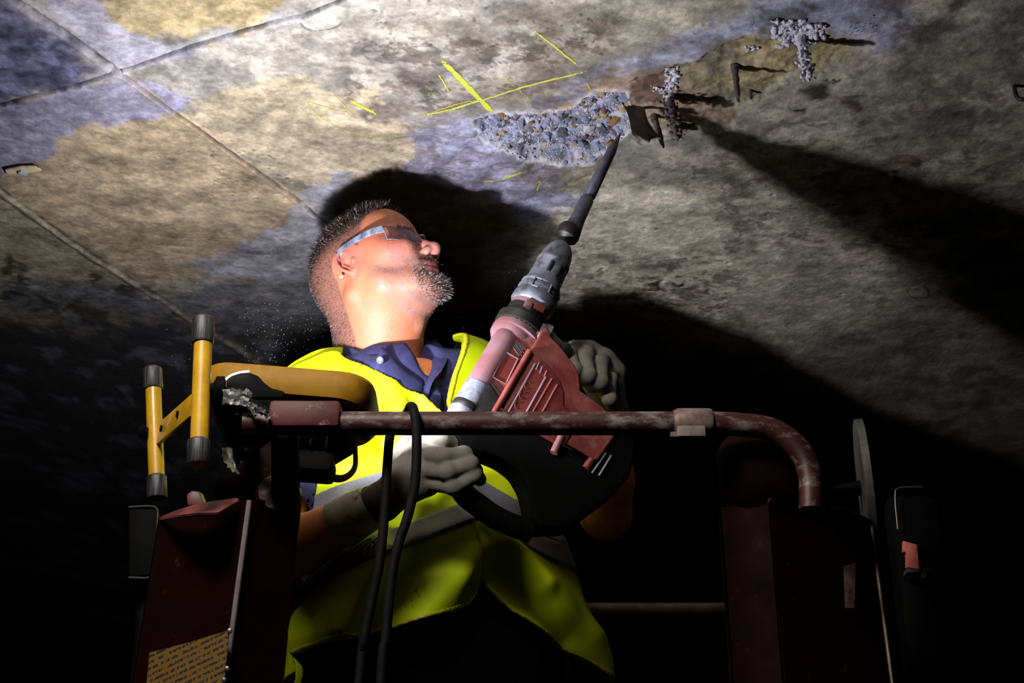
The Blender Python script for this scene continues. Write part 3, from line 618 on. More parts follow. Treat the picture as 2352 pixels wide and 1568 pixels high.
# left post: front-left face and right face meeting at a worn crease
fl = [U(365, 1192, 1.74), U(400, 1184, 1.728), U(440, 1175, 1.715), U(480, 1170, 1.70), U(520, 1160, 1.685), U(548, 1148, 1.67), U(573, 1146, 1.66)]
fr = [U(573, 1146, 1.66), U(600, 1147, 1.675), U(640, 1155, 1.70), U(692, 1165, 1.73)]
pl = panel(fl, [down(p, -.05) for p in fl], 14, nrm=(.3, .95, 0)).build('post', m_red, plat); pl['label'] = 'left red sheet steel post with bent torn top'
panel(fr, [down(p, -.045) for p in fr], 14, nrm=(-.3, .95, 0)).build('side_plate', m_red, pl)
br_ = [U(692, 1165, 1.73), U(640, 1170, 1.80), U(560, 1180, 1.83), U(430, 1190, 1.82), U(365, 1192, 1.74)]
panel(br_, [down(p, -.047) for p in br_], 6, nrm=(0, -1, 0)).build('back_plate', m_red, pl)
# bent lip rolled over the torn top, worn pink on its edge
lip = [[U(368, 1190, 1.735), U(400, 1176, 1.70), U(450, 1160, 1.67), U(500, 1152, 1.655), U(545, 1146, 1.66)], [U(366, 1194, 1.735), U(410, 1186, 1.66), U(455, 1181, 1.62), U(500, 1180, 1.61), U(548, 1152, 1.655)], [U(368, 1196, 1.74), U(410, 1188, 1.69), U(455, 1186, 1.66), U(500, 1184, 1.65), U(548, 1156, 1.66)]]
MB().sheet(lip, .002, (0, .2, 1)).build('bent_lip', mat('chafed_red', srgb(110, 50, 50), srgb(70, 22, 22), .45, scale=40, bump=.5), pl)
# worn bare crease
cr = U(573, 1150, 1.655); cb = down(cr, -.052); MB().tube([cr, cr.lerp(cb, .5), cb], .0035, 8).build('worn_crease', mat('bare_crease', srgb(110, 100, 104), srgb(70, 40, 42), .6, .2, scale=30, stretch=(1, 1, .25)), pl)
# ear and gusset between post and rail
MB().prism([U(430, 1160, 1.72), U(428, 1135, 1.72), U(440, 1126, 1.72), U(458, 1128, 1.72), U(462, 1140, 1.72), U(470, 1158, 1.72)], (.003, .012, 0), .002).build('lug', mat('lug_red', srgb(90, 34, 30), srgb(70, 22, 20), .5, scale=40), pl)
g = [U(470, 1162, 1.71), U(500, 1100, 1.71), U(560, 1055, 1.71), U(620, 1010, 1.71), U(680, 1000, 1.71), U(690, 1165, 1.71)]
MB().prism(g, (0, .016, 0), .004).build('gusset_plate', m_red, plat); MB().tube([U(655, 985, YR), U(655, 1060, 1.64), U(655, 1170, 1.70)], .017, 18).build('rail_leg', m_red, plat)
MB().lathe(U(640, 1140, 1.70), (.2, -1, .2), [(0, .030), (.012, .026), (.018, .014), (.020, .004)], 16).build('weld_bead', m_redrail, plat)
# warning plate with printed rows
mw, nt, bs = new_mat('warning_plate'); L = nt.links; tc = N(nt, 'ShaderNodeTexCoord'); sx = N(nt, 'ShaderNodeSeparateXYZ'); L.new(tc.outputs['Object'], sx.inputs[0])
wv = N(nt, 'ShaderNodeMath', operation='MULTIPLY'); wv.inputs[1].default_value = 130; sa = N(nt, 'ShaderNodeMath', operation='MULTIPLY_ADD'); sa.inputs[1].default_value = -.30; L.new(sx.outputs['X'], sa.inputs[0]); L.new(sx.outputs['Z'], sa.inputs[2]); L.new(sa.outputs[0], wv.inputs[0])
fr_ = N(nt, 'ShaderNodeMath', operation='FRACT'); L.new(wv.outputs[0], fr_.inputs[0]); g1 = N(nt, 'ShaderNodeMath', operation='GREATER_THAN'); g1.inputs[1].default_value = .55; L.new(fr_.outputs[0], g1.inputs[0])
mp = N(nt, 'ShaderNodeMapping'); mp.inputs['Scale'].default_value = (240, 240, 130); L.new(tc.outputs['Object'], mp.inputs[0]); nz = N(nt, 'ShaderNodeTexNoise', Scale=1.0, Detail=2); L.new(mp.outputs[0], nz.inputs['Vector'])
g2 = N(nt, 'ShaderNodeMath', operation='GREATER_THAN'); g2.inputs[1].default_value = .47; L.new(nz.outputs['Fac'], g2.inputs[0]); g3 = N(nt, 'ShaderNodeMath', operation='MULTIPLY'); L.new(g1.outputs[0], g3.inputs[0]); L.new(g2.outputs[0], g3.inputs[1])
mx = N(nt, 'ShaderNodeMix', data_type='RGBA'); L.new(g3.outputs[0], mx.inputs['Factor']); mx.inputs['A'].default_value = (*srgb(104, 74, 18), 1); mx.inputs['B'].default_value = (*srgb(34, 22, 14), 1); L.new(mx.outputs['Result'], bs.inputs['Base Color']); bs.inputs['Roughness'].default_value = .7
wp = [U(345, 1500, 1.70), U(430, 1478, 1.67), U(528, 1448, 1.635), U(520, 1540, 1.635), U(505, 1640, 1.64), U(330, 1660, 1.70)]
MB().prism([p + Vector((0, -.004, 0)) for p in wp], (0, .002, 0)).build('warning_label', mw, pl, False)['label'] = 'faded yellow warning label'
for a, b in ((528, 1449), (522, 1536), (515, 1562)): MB().lathe(U(a, b, 1.632), (0, -1, 0), [(0, .003), (.003, .003), (.004, .0015)], 10).build('rivet', m_steel, pl)
# right post
fl = [U(1650, 1166, 1.655), U(1690, 1160, 1.655), U(1720, 1152, 1.65), U(1763, 1150, 1.64)]
fr = [U(1763, 1150, 1.64), U(1800, 1154, 1.65), U(1850, 1160, 1.66), U(1900, 1168, 1.675), U(1950, 1180, 1.69), U(2000, 1200, 1.71)]
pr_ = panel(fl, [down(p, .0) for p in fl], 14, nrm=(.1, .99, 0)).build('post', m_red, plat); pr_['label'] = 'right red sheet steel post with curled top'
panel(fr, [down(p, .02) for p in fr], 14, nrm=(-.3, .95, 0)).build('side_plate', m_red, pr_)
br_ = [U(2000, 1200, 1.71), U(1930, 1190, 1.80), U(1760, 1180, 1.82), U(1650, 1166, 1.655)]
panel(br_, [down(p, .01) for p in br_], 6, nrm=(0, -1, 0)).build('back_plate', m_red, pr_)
MB().tube([p + Vector((0, -.003, .0)) for p in spline(fr, 5)], .0035, 8).build('rolled_edge', m_redrail, pr_)
a = U(2001, 1202, 1.708); MB().tube([a, a.lerp(down(a, .02), .5), down(a, .02)], .0022, 8).build('worn_edge', mat('bare_edge', srgb(150, 138, 120), srgb(110, 60, 50), .4, .5, scale=60), pr_)
MB().prism([U(1938, 1300, 1.665), U(1966, 1292, 1.668), U(1962, 1396, 1.672), U(1942, 1396, 1.668)], (0, .002, 0)).build('worn_label', mat('worn_label', srgb(96, 78, 74), srgb(60, 28, 28), .6, scale=90), pr_)
g = [U(1672, 1166, 1.70), U(1676, 1060, 1.70), U(1720, 1020, 1.70), U(1800, 1010, 1.70), U(1870, 1050, 1.70), U(1905, 1120, 1.70), U(1900, 1170, 1.70)]
MB().prism(g, (0, .02, 0), .006).build('gusset_plate', m_red, plat)
mb = MB()
sp_ = SDF(U(1690, 1150, 1.65) - Vector((.03, .05, .03)), U(1850, 1010, 1.70) + Vector((.03, .06, .06)), .004)
for (a, b, y, r) in ((1700, 1050, 1.66, .030), (1760, 1090, 1.655, .040), (1800, 1110, 1.66, .034), (1720, 1120, 1.66, .03), (1790, 1060, 1.67, .03)): sp_.ell(U(a, b, y), (r, r * .7, r), .03)
v, q = sp_.mesh(); v = v + np.stack([n3(v.T, 90, 3), n3(v.T, 90, 4), n3(v.T, 90, 5)], 1) * .0016; mesh_np('hinge_boss', v, q, m_red, plat)
MB().prism([U(1872, 1165, 1.64), U(1868, 1088, 1.64), U(1876, 1080, 1.64), U(1892, 1110, 1.64), U(1905, 1150, 1.64), U(1902, 1172, 1.64)], (.004, .012, 0), .002).build('lug', m_red, plat)
MB().prism([U(1900, 1090, 1.72), U(1916, 1110, 1.72), U(1928, 1140, 1.72), U(1926, 1160, 1.72), U(1890, 1165, 1.72)], (0, .01, 0), .002).build('lug', m_red, plat)
# grey steel disc seen nearly edge on, on a stub behind the right post
dc = U(1988, 1120, 1.80); dn = Vector((.975, -.20, .02)).normalized()
MB().lathe(dc - dn * .006, dn, [(0, .088), (.001, .092), (.011, .092), (.012, .088)], 48).build('steel_disc', m_steel, plat)['label'] = 'grey steel disc on edge'
MB().tube([dc, dc - dn * .05, Vector((dc.x - .05, dc.y + .0, DECK))], .012, 12).build('disc_stub', m_blk, plat)
# rear guard rail and red kick panel behind the worker, deck and floor frame
YB = 2.62; za = U(1500, 1398, YB).z; xl, xr = -.62, .62
MB().tube([(xl, YB, za), (0, YB, za), (xr, YB, za)], .0115, 16).build('rear_rail', mat('brown_rail', srgb(180, 144, 128), srgb(130, 90, 80), .55, .1, scale=30, bump=.3), plat)
zt = U(1500, 1440, YB).z
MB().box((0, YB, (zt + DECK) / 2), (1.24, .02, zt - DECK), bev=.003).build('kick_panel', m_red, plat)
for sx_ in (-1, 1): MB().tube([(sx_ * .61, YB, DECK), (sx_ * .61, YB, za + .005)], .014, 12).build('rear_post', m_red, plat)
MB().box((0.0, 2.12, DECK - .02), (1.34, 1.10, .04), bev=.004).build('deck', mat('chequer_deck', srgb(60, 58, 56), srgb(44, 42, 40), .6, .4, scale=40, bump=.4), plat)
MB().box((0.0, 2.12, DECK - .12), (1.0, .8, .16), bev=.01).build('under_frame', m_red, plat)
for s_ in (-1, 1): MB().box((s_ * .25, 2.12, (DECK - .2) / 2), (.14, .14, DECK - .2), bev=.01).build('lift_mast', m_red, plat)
# thin bright-edged bracket by the left post
m_edge = mat('bare_edge_steel', srgb(84, 78, 72), rough=.45, metal=.5)
bx = tag(empty('bent_bracket', U(340, 1330, 1.82)), 'thin black box bracket with bare steel edge left of the left post', 'bracket')
MB().tube(spline([U(296, 1164, 1.80), U(345, 1162, 1.80), U(360, 1168, 1.80), U(362, 1186, 1.80), U(358, 1260, 1.80), U(352, 1312, 1.80), U(342, 1326, 1.80), U(296, 1326, 1.80)], 5), .0013, 6).build('edge', m_edge, bx)
MB().prism([U(296, 1166, 1.802), U(350, 1164, 1.802), U(360, 1172, 1.802), U(356, 1270, 1.802), U(350, 1318, 1.802), U(296, 1325, 1.802)], (.0, .09, 0), .003).build('shell', m_blk, bx)
MB().tube([U(330, 1330, 1.86), U(332, 1450, 1.84), Vector((U(332, 1450, 1.84).x, 1.84, DECK))], .012, 10).build('stem', m_blk, bx)
# unit beyond the right post: dark arm with a red plate
ar = tag(empty('hydraulic_arm', Vector((U(2090, 1400, 2.0).x, 2.0, DECK - .1))), 'dark hydraulic arm with small red plate right of the platform', 'machine')
ax_ = U(2096, 1250, 2.0).x
MB().box((ax_ + .012, 2.03, (U(2090, 1130, 2.0).z + DECK - .1) / 2), (.075, .05, U(2090, 1130, 2.0).z - DECK + .1), bev=.016).build('arm', m_blk, ar)
m_pk = mat('scuffed_pink_red', srgb(216, 124, 108), srgb(180, 84, 74), .55, scale=30, bump=.3)
MB().prism([U(2075, 1241, 1.995), U(2106, 1250, 1.995), U(2112, 1306, 1.995), U(2083, 1302, 1.995), U(2082, 1268, 1.995), U(2075, 1266, 1.995)], (0, .01, 0), .001).build('red_plate', m_pk, ar)
MB().box(U(2108, 1314, 1.985), (.036, .02, .006), bev=.001).build('bracket', m_steel, ar); MB().lathe(U(2124, 1320, 1.98), (0, 0, 1), [(-.006, .007), (.006, .007)], 6).build('bolt', m_edge, ar)
MB().tube(spline([U(2062, 1215, 1.99), U(2056, 1140, 1.99), U(2066, 1120, 1.99), U(2120, 1118, 1.99)], 6), .0012, 6).build('hose_edge', m_edge, ar)
MB().prism([U(2054, 1550, 1.98), U(2080, 1545, 1.98), U(2092, 1528, 1.98), U(2096, 1550, 1.98), U(2060, 1562, 1.98)], (0, .01, 0), .001).build('lower_plate', m_red, ar)
tag(MB().tube(spline([U(2004, 1330, 1.73), U(2008, 1400, 1.73), U(2020, 1480, 1.73), U(2034, 1568, 1.73), Vector((U(2040, 1600, 1.73).x, 1.73, DECK))], 6), .0009, 6).build('pull_wire', m_edge), 'thin wire hanging down beside the right post', 'wire')
# ------------------------------------------------------------------ power cable looped over the rail
m_cab = mat('black_cable', srgb(9, 9, 9), srgb(14, 14, 14), .7, spec=.12, scale=60, bump=.2)
zt_ = rz + rr + .0075
x_ = U(938, 960, YR).x
c1 = [Vector((U(835, 1476, 1.66).x, 1.66, U(835, 1476, 1.66).z)), U(858, 1360, 1.655), U(872, 1290, 1.65), U(884, 1170, 1.645), U(890, 1060, 1.64), U(900, 985, 1.635), Vector((x_ - .004, YR + .016, zt_ - .003)), Vector((x_ + .002, YR, zt_)), Vector((x_ + .008, YR - .020, rz + .008)), U(957, 1000, YR - .028), U(954, 1100, YR - .026), U(938, 1180, YR - .024), U(912, 1260, YR - .022), U(896, 1350, YR - .02), U(886, 1466, YR - .018)]
a, b = c1[0], c1[-1]; da = (a - c1[1]); c1 = [Vector((a.x - .05, a.y, DECK + .008)), a + da * 1.2 + Vector((.006, 0, 0))] + c1 + [b + Vector((-.004, 0, -.1)), Vector((b.x - .005, b.y, DECK + .008))]
tag(MB().tube(spline(c1, 8), .0058, 14).build('power_cable', m_cab), 'black power cable looped over the guard rail', 'cable')
# ------------------------------------------------------------------ floodlight on its tubular stand
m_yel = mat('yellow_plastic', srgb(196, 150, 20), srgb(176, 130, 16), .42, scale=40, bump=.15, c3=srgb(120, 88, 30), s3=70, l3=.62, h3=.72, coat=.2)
m_cap = mat('ribbed_rubber', srgb(26, 26, 28), srgb(84, 84, 86), .5, scale=40, lo=.45, hi=.75, stretch=(6, 6, .4), bump=.4)
lamp = tag(empty('work_floodlight', U(480, 1180, 1.62)), 'yellow floodlight with black back on yellow tube stand left of the worker', 'lamp')
def stand(t, b, Y, r, capt, capb):
    a, c = U(t[0], t[1], Y), U(b[0], b[1], Y)
    tb = MB().tube([a, a.lerp(c, .5), c], r, 22).build('stand_tube', m_yel, lamp)
    for (p, q) in ((capt, 0), (capb, 1)):
        u, v = U(p[0], p[1], Y), U(p[2], p[3], Y); d = (v - u).normalized(); n_ = 26; mb = MB(); base = []
        mb.tube([u + d * .0, u + d * .002, u + d * .004, v - d * .002, v], [r * .9, r * 1.18, r * 1.24, r * 1.24, r * 1.15], 28)
        mb.build('rubber_foot', m_cap, tb)
    return a, c
stand((468, 740), (457, 1050), 1.585, .0112, (468, 728, 465, 788), (457, 1008, 456, 1066))
stand((351, 860), (361, 1130), 1.80, .0108, (350, 844, 352, 893), (360, 1091, 361, 1144))
p0, p1 = U(368, 992, 1.79), U(446, 925, 1.60); d = (p1 - p0).normalized(); up_ = Vector((0, 0, 1)) - d * d.z; up_.normalize()
cbx = MB().box((p0 + p1) / 2 + Vector((0, 0, -.002)), ((p1 - p0).length, .006, .030), (d, d.cross(up_), up_), .001).build('cross_bar', m_yel, lamp)
for t in (.12, .62): MB().lathe(p0.lerp(p1, t) - d.cross(up_) * .005, d.cross(up_), [(0, .0045), (.010, .0045)], 14).build('bolt_hole', m_blk, cbx)
MB().lathe(U(481, 892, 1.585), (.95, .3, 0), [(0, .006), (.004, .008), (.007, .016), (.016, .017), (.018, .013)], 20).build('tilt_knob', m_blk, lamp)
MB().lathe(U(340, 992, 1.79), (-1, 0, 0), [(0, .006), (.006, .010), (.010, .009)], 12).build('tilt_knob', m_blk, lamp)
# head: a shallow yellow bezel tray facing the soffit, black finned body below
C0 = Vector((U(675, 900, 1.77).x, 1.765, LAMP.z - .016)); lz = Vector((.09, .10, .99)).normalized(); lx = (Vector((1, 0, 0)) - lz * lz.x).normalized(); ly = lz.cross(lx)
def LP(a, b, c): return C0 + lx * a + ly * b + lz * c
def rrect(hx, hy, r, n=7):
    out = []
    for cx, cy, a0_ in ((hx - r, hy - r, 0), (-hx + r, hy - r, 90), (-hx + r, -hy + r, 180), (hx - r, -hy + r, 270)):
        for k in range(n): a = math.radians(a0_ + 90 * k / (n - 1)); out.append((cx + r * math.cos(a), cy + r * math.sin(a)))
    return out
def loft(mb, secs):
    n = len(secs[0]); base = len(mb.v)
    for s_ in secs: mb.v += [tuple(p) for p in s_]
    for i in range(len(secs) - 1):
        for k in range(n): a = base + i * n + k; b = base + i * n + (k + 1) % n; mb.f.append((a, b, b + n, a + n))
    return base, n
mb = MB()
prof = [(.098, .064, -.022), (.106, .071, -.020), (.112, .076, -.010), (.115, .079, .010), (.112, .077, .016), (.107, .073, .016), (.102, .068, .004), (.096, .062, -.014), (.094, .060, -.020), (.098, .064, -.022)]
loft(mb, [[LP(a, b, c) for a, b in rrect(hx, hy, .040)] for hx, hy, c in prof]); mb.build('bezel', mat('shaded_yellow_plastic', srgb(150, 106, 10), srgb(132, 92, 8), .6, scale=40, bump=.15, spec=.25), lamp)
mb = MB(); b0, n_ = loft(mb, [[LP(a, b, c) for a, b in rrect(hx, hy, r)] for hx, hy, r, c in ((.097, .063, .036, -.006), (.096, .062, .036, -.024), (.088, .055, .030, -.046), (.070, .044, .026, -.066), (.045, .032, .02, -.074))]); mb.f.append(tuple(b0 + 4 * n_ + k for k in range(n_)))
body_l = mb.build('lamp_body', m_blk, lamp)
for k in range(7):
    x = -.062 + k * .0207; MB().box(LP(x, 0, -.060), (.003, .085, .034), (lx, ly, lz), .0008).build('cooling_fin', m_blk, body_l)
MB().box(LP(0, 0, -.0035), (.186, .122, .003), (lx, ly, lz)).build('glass', mat('lit_glass', (.8, .85, 1), rough=.3, emit=(.92, .95, 1), estr=14), lamp)
lipm = mat('clear_lip', srgb(190, 196, 230), rough=.2)
MB().prism([U(a, b, 1.655) for a, b in ((519, 872), (532, 862), (552, 856), (574, 855), (592, 862), (604, 876), (622, 890), (650, 897), (650, 912), (519, 912))], (.002, .010, 0), .002).build('hood_opening_shade', m_blk, lamp)  # black plate stands in for the shade inside the open hood end
MB().tube(spline([U(517, 872, 1.652), U(530, 862, 1.652), U(550, 855, 1.652), U(572, 852, 1.652)], 5), .0011, 8).build('glass_rim', bpy.data.materials['lit_glass'], lamp)['label'] = 'glowing white glass rim'
# carrying handle and bracket under the head
MB().tube(spline([LP(.085, .05, -.03), LP(.088, .052, -.06), LP(.075, .04, -.082), LP(.05, .02, -.088)], 6), .006, 12, flat=.6).build('carry_handle', m_yel, lamp)
MB().box(LP(.03, -.01, -.092), (.085, .05, .03), (lx, ly, lz), .01).build('wiring_box', m_blk, lamp)
MB().tube(spline([U(500, 900, 1.60), U(520, 955, 1.62), U(560, 990, 1.66), LP(-.04, 0, -.075)], 6), .011, 12).build('yoke', m_blk, lamp)
# bright tape and foil on the rail end
m_tape = mat('silver_tape', srgb(104, 102, 102), srgb(66, 64, 66), .4, .5, scale=30, bump=.8, dist=.004)
q = np.random.default_rng(9); tp = tag(empty('tape_wrap', U(550, 940, 1.60)), 'crumpled silver tape wrapped at the left end of the rail', 'tape')
def crump(c, nx=10, ny_=6, name='strip', m=None, amp=.0013):
    rows = []
    for i in range(ny_):
        rows.append([Vector(U(*[c[0][k] * (1 - i / (ny_ - 1)) * (1 - j / (nx - 1)) + c[1][k] * (1 - i / (ny_ - 1)) * (j / (nx - 1)) + c[3][k] * (i / (ny_ - 1)) * (1 - j / (nx - 1)) + c[2][k] * (i / (ny_ - 1)) * (j / (nx - 1)) for k in (0, 1)], c[4])) + Vector(q.normal(size=3)) * amp for j in range(nx)])
    MB().sheet(rows, .0015, (0, 1, .2)).build(name, m or m_tape, tp, True, 25)
crump([(512, 890), (582, 900), (578, 930), (512, 928), 1.572]); crump([(560, 918), (612, 940), (622, 962), (575, 948), 1.570], amp=.0016)
MB().tube([U(512, 908, 1.605), U(560, 930, 1.60), U(625, 965, 1.60)], .012, 12).build('wrapped_core', m_blk, tp)
m_olive = mat('olive_webbing', srgb(104, 108, 84), srgb(70, 74, 60), .6, scale=40, bump=.5)
crump([(508, 1030), (528, 1026), (548, 1090), (522, 1070), 1.64], name='strap_end', m=m_olive); crump([(556, 1022), (578, 1030), (572, 1056), (562, 1052), 1.66], name='foil_scrap', amp=.002)
MB().tube([U(540, 950, 1.62), U(530, 1040, 1.65), U(560, 1050, 1.665)], .005, 8).build('strap', m_blk, tp)
# ------------------------------------------------------------------ the breaker
m_dust = mat('dusty_grey_metal', srgb(92, 96, 112), srgb(142, 146, 162), .5, .25, scale=40, bump=.35, c3=srgb(60, 62, 70), s3=20, l3=.5, h3=.62)
m_bit = mat('chisel_steel', srgb(70, 74, 90), srgb(110, 112, 128), .38, .6, scale=30, bump=.25, c3=srgb(52, 50, 56), s3=26)
m_bred = mat('dusty_red_plastic', srgb(100, 34, 30), srgb(124, 66, 62), .55, scale=24, lo=.42, hi=.72, bump=.3, bscale=120, c3=srgb(126, 104, 112), s3=11, l3=.56, h3=.78)
m_pred = mat('faded_red_plastic', srgb(104, 66, 72), srgb(112, 88, 102), .55, scale=20, bump=.3, bscale=120, c3=srgb(136, 70, 66), s3=9, l3=.56, h3=.7)
m_bblk = mat('dusty_black_plastic', srgb(10, 10, 12), srgb(26, 27, 30), .5, scale=18, lo=.5, hi=.75, bump=.3, bscale=90)
m_deep = mat('deep_red', srgb(80, 22, 20), srgb(98, 36, 32), .5, scale=30, bump=.3)
AT = U(1425, 305, 1.95); AB = U(1100, 930, 1.915); AD = (AB - AT).normalized()
VD = Vector((-.02, .875, .48)); DN = -(VD - AD * VD.dot(AD)).normalized()     # towards the camera, square to the axis
DS = AD.cross(DN).normalized()
if DS.x < 0: DS = -DS
def DP(px, py, off=0.0):
    x = (px - 1176) / F; u = (784 - py) / F; d = Vector((x, CP - u * SP, SP + u * CP)); o = Vector((0, 0, CZ))
    t = ((AT + DN * off) - o).dot(DN) / d.dot(DN); return o + d * t
SC = F / (U(1200, 700, 1.93) - Vector((0, 0, CZ))).dot(Vector((0, CP, SP)))
breaker = tag(empty('rotary_breaker', AB), 'dusty red and grey electric breaker hammer held across the worker, chisel up', 'tool')
def rings(name, L_, m, parent=breaker, n=36, off=0.0, ang=38):
    return MB().tube([DP(a, b, off) for a, b, r in L_], [r / SC for a, b, r in L_], n).build(name, m, parent, True, ang)
rings('chisel_bit', [(1425, 305, 1.5), (1421, 314, 4), (1411, 334, 9), (1404, 347, 12.5), (1402, 352, 12), (1353, 450, 15.5), (1351.5, 452, 13.5), (1350, 455, 13.5), (1348, 459, 17), (1326, 505, 18), (1316, 524, 22)], m_bit)
m_capb = mat('black_rubber_cap', srgb(4, 4, 4), srgb(7, 7, 7), .75, spec=.04, scale=30)
rings('bit_collar', [(1314, 518, 14), (1312, 522, 24), (1309, 528, 28), (1303, 540, 29), (1300, 546, 27), (1298, 549, 20), (1297, 551, 15), (1290, 565, 17)], m_bblk)
ch = rings('chuck', [(1294, 561, 17), (1291, 566, 24), (1286, 576, 31), (1279, 590, 36), (1272, 603, 38.5), (1271, 605, 40), (1269, 609, 40), (1268, 611, 38.5), (1249, 648, 41), (1247, 652, 43), (1243, 660, 43)], m_dust)
for dx, w in ((-.18, 1), (.42, 1), (.92, 1)):        # pressed slots on the chuck sleeve
    a = DP(1266, 618) + (DS * math.sin(dx) + DN * math.cos(dx)) * 38.5 / SC; b = DP(1254, 641) + (DS * math.sin(dx) + DN * math.cos(dx)) * 40 / SC
    MB().tube([a, a.lerp(b, .5), b], .0034, 8).build('sleeve_slot', m_bblk, ch)
rg = rings('locking_ring', [(1244, 657, 42), (1243, 659, 47), (1241, 663, 48), (1240, 665, 46), (1238, 669, 46), (1237, 671, 49), (1235, 675, 50), (1233, 679, 48), (1231, 683, 48), (1229, 687, 51), (1226, 693, 52), (1221, 702, 52), (1219, 706, 48), (1218, 708, 44)], m_dust)
for a_ in (-.5, .35, 1.2):
    q_ = DS * math.sin(a_) + DN * math.cos(a_)
    a = DP(1240, 665) + q_ * 49.5 / SC; b = DP(1231, 683) + q_ * 50.5 / SC; MB().tube([a, b], .0016, 6).build('embossed_bar', m_dust, rg)
    t_ = DS * math.cos(a_) - DN * math.sin(a_)
    for k in (0, 1): c = a.lerp(b, k); MB().tube([c, c + t_ * .010 - q_ * .001], .0013, 6).build('embossed_bar', m_dust, rg)
rings('nose', [(1222, 698, 40), (1221, 700, 44), (1214, 714, 46), (1206, 730, 44), (1200, 742, 44)], m_pred)
MB().box(DP(1238, 708, .028), (.017, .012, .008), (DS, AD, DN), .002).build('latch', m_bred, breaker)
MB().box(DP(1213, 700, .031), (.012, .016, .004), (DS, AD, DN), .002).build('raised_pad', m_pred, breaker)
rings('black_band', [(1212, 717, 45), (1210, 720, 47), (1200, 740, 49), (1198, 743, 46)], m_bblk)
rc = rings('handle_collar', [(1202, 737, 46), (1200, 741, 52), (1196, 749, 54), (1192, 757, 53), (1188, 764, 56), (1184, 771, 56)], m_pred)
for k in range(8):
    a_ = -.35 + k * .19; q_ = DS * math.sin(a_) + DN * math.cos(a_); a = DP(1196, 749) + q_ * 54.5 / SC; b = DP(1190, 761) + q_ * 55 / SC
    MB().tube([a, b], .0011, 6).build('grip_notch', m_bblk, rc)
rings('shoulder_ring', [(1188, 750, 30), (1185, 755, 47), (1180, 765, 52), (1172, 780, 51), (1164, 794, 40)], m_pred, off=-.004)
rings('barrel_housing', [(1172, 764, 22), (1168, 772, 30), (1160, 786, 31.5), (1097, 893, 31.5), (1090, 904, 30)], m_pred, off=.008)
rings('rubber_sleeve', [(1102, 886, 29), (1100, 889, 33), (1076, 930, 33), (1072, 937, 31), (1066, 947, 34), (1050, 974, 34), (1040, 990, 30)], m_dust, off=.008)
rings('black_ring', [(1075, 932, 32), (1073, 935, 35), (1067, 945, 35), (1065, 948, 33)], m_bblk, off=.008)
def slab(name, poly, o0, o1, m, bev=.003, parent=breaker, seg=3):
    return MB().prism([DP(a, b, o0) for a, b in poly], DN * (o1 - o0), bev, seg).build(name, m, parent, True, 50)
slab('side_housing', [(1150, 770), (1180, 758), (1228, 778), (1238, 800), (1236, 835), (1180, 975), (1120, 985), (1080, 940)], -.030, .024, m_bred, .006)
slab('rear_housing', [(1104, 905), (1130, 940), (1150, 985), (1060, 1000), (1050, 960)], -.03, .028, m_bblk, .006)
slab('front_gusset', [(1200, 770), (1232, 775), (1242, 800), (1240, 840), (1215, 820)], -.030, .030, m_pred, .006)
mc_ = slab('motor_cover', [(1216, 799), (1226, 802), (1256, 833), (1291, 878), (1299, 900), (1301, 932), (1345, 964), (1387, 1004), (1386, 1022), (1340, 1087), (1334, 1088), (1112, 962), (1136, 935)], -.034, .036, m_bred, .009)
slab('cover_plate', [(1236, 826), (1256, 842), (1284, 880), (1292, 905), (1292, 935), (1330, 968), (1290, 1030), (1150, 950)], .030, .0385, m_deep, .002, mc_)
hl = [((1217, 806), (1135, 948), .0052, m_bred), ((1229, 836), (1166, 950), .0024, m_pred), ((1254, 866), (1208, 950), .0024, m_pred), ((1268, 870), (1222, 950), .0022, m_bred), ((1238, 834), (1231, 850), .002, m_pred), ((1246, 842), (1240, 858), .002, m_pred), ((1256, 852), (1250, 866), .002, m_bred), ((1280, 884), (1240, 958), .0024, m_bred)]
for a, b, r, m in hl: MB().tube([DP(*a, .0375), DP(*b, .0375)], r, 10).build('cover_rib', m, mc_)
MB().tube([DP(1290, 1000, .037), DP(1272, 1040, .037)], .006, 10).build('cover_rib', m_pred, mc_); MB().tube([DP(1388, 1008, .030), DP(1345, 1076, .030)], .006, 10).build('cover_rib', m_bred, mc_)
# the recess frame and the cooling slots on the side
fr4 = [(1161, 808), (1190, 824), (1162, 882), (1132, 866)]; W = [DP(a, b, .0255) for a, b in fr4]
MB().tube(W + [W[0]], .0016, 8).build('badge_frame', m_pred, breaker); MB().prism([DP(a, b, .0235) for a, b in fr4], DN * .0012).build('badge_field', m_deep, breaker)
for a, b in (((1166, 776), (1194, 818)), ((1178, 779), (1199, 811)), ((1192, 787), (1203, 804)), ((1119, 874), (1151, 918)), ((1132, 876), (1158, 910))):
    MB().tube([DP(*a, .0245), DP(*b, .0245)], .0018, 8).build('cooling_slot', m_bblk, breaker); MB().tube([DP(a[0] + 4, a[1], .0248), DP(b[0] + 4, b[1], .0248)], .0009, 6).build('slot_lip', m_pred, breaker)
# faint raised lettering on the cover, too worn to read
for k, (a, b) in enumerate(((1212, 885), (1200, 908), (1189, 930))):
    c = DP(a, b, .0392); MB().tube([c + (DS * math.cos(t) * .0042 + AD * math.sin(t) * .0055) for t in np.linspace(.6, 5.2, 9)], .0006, 6).build('worn_letter', m_deep, mc_)
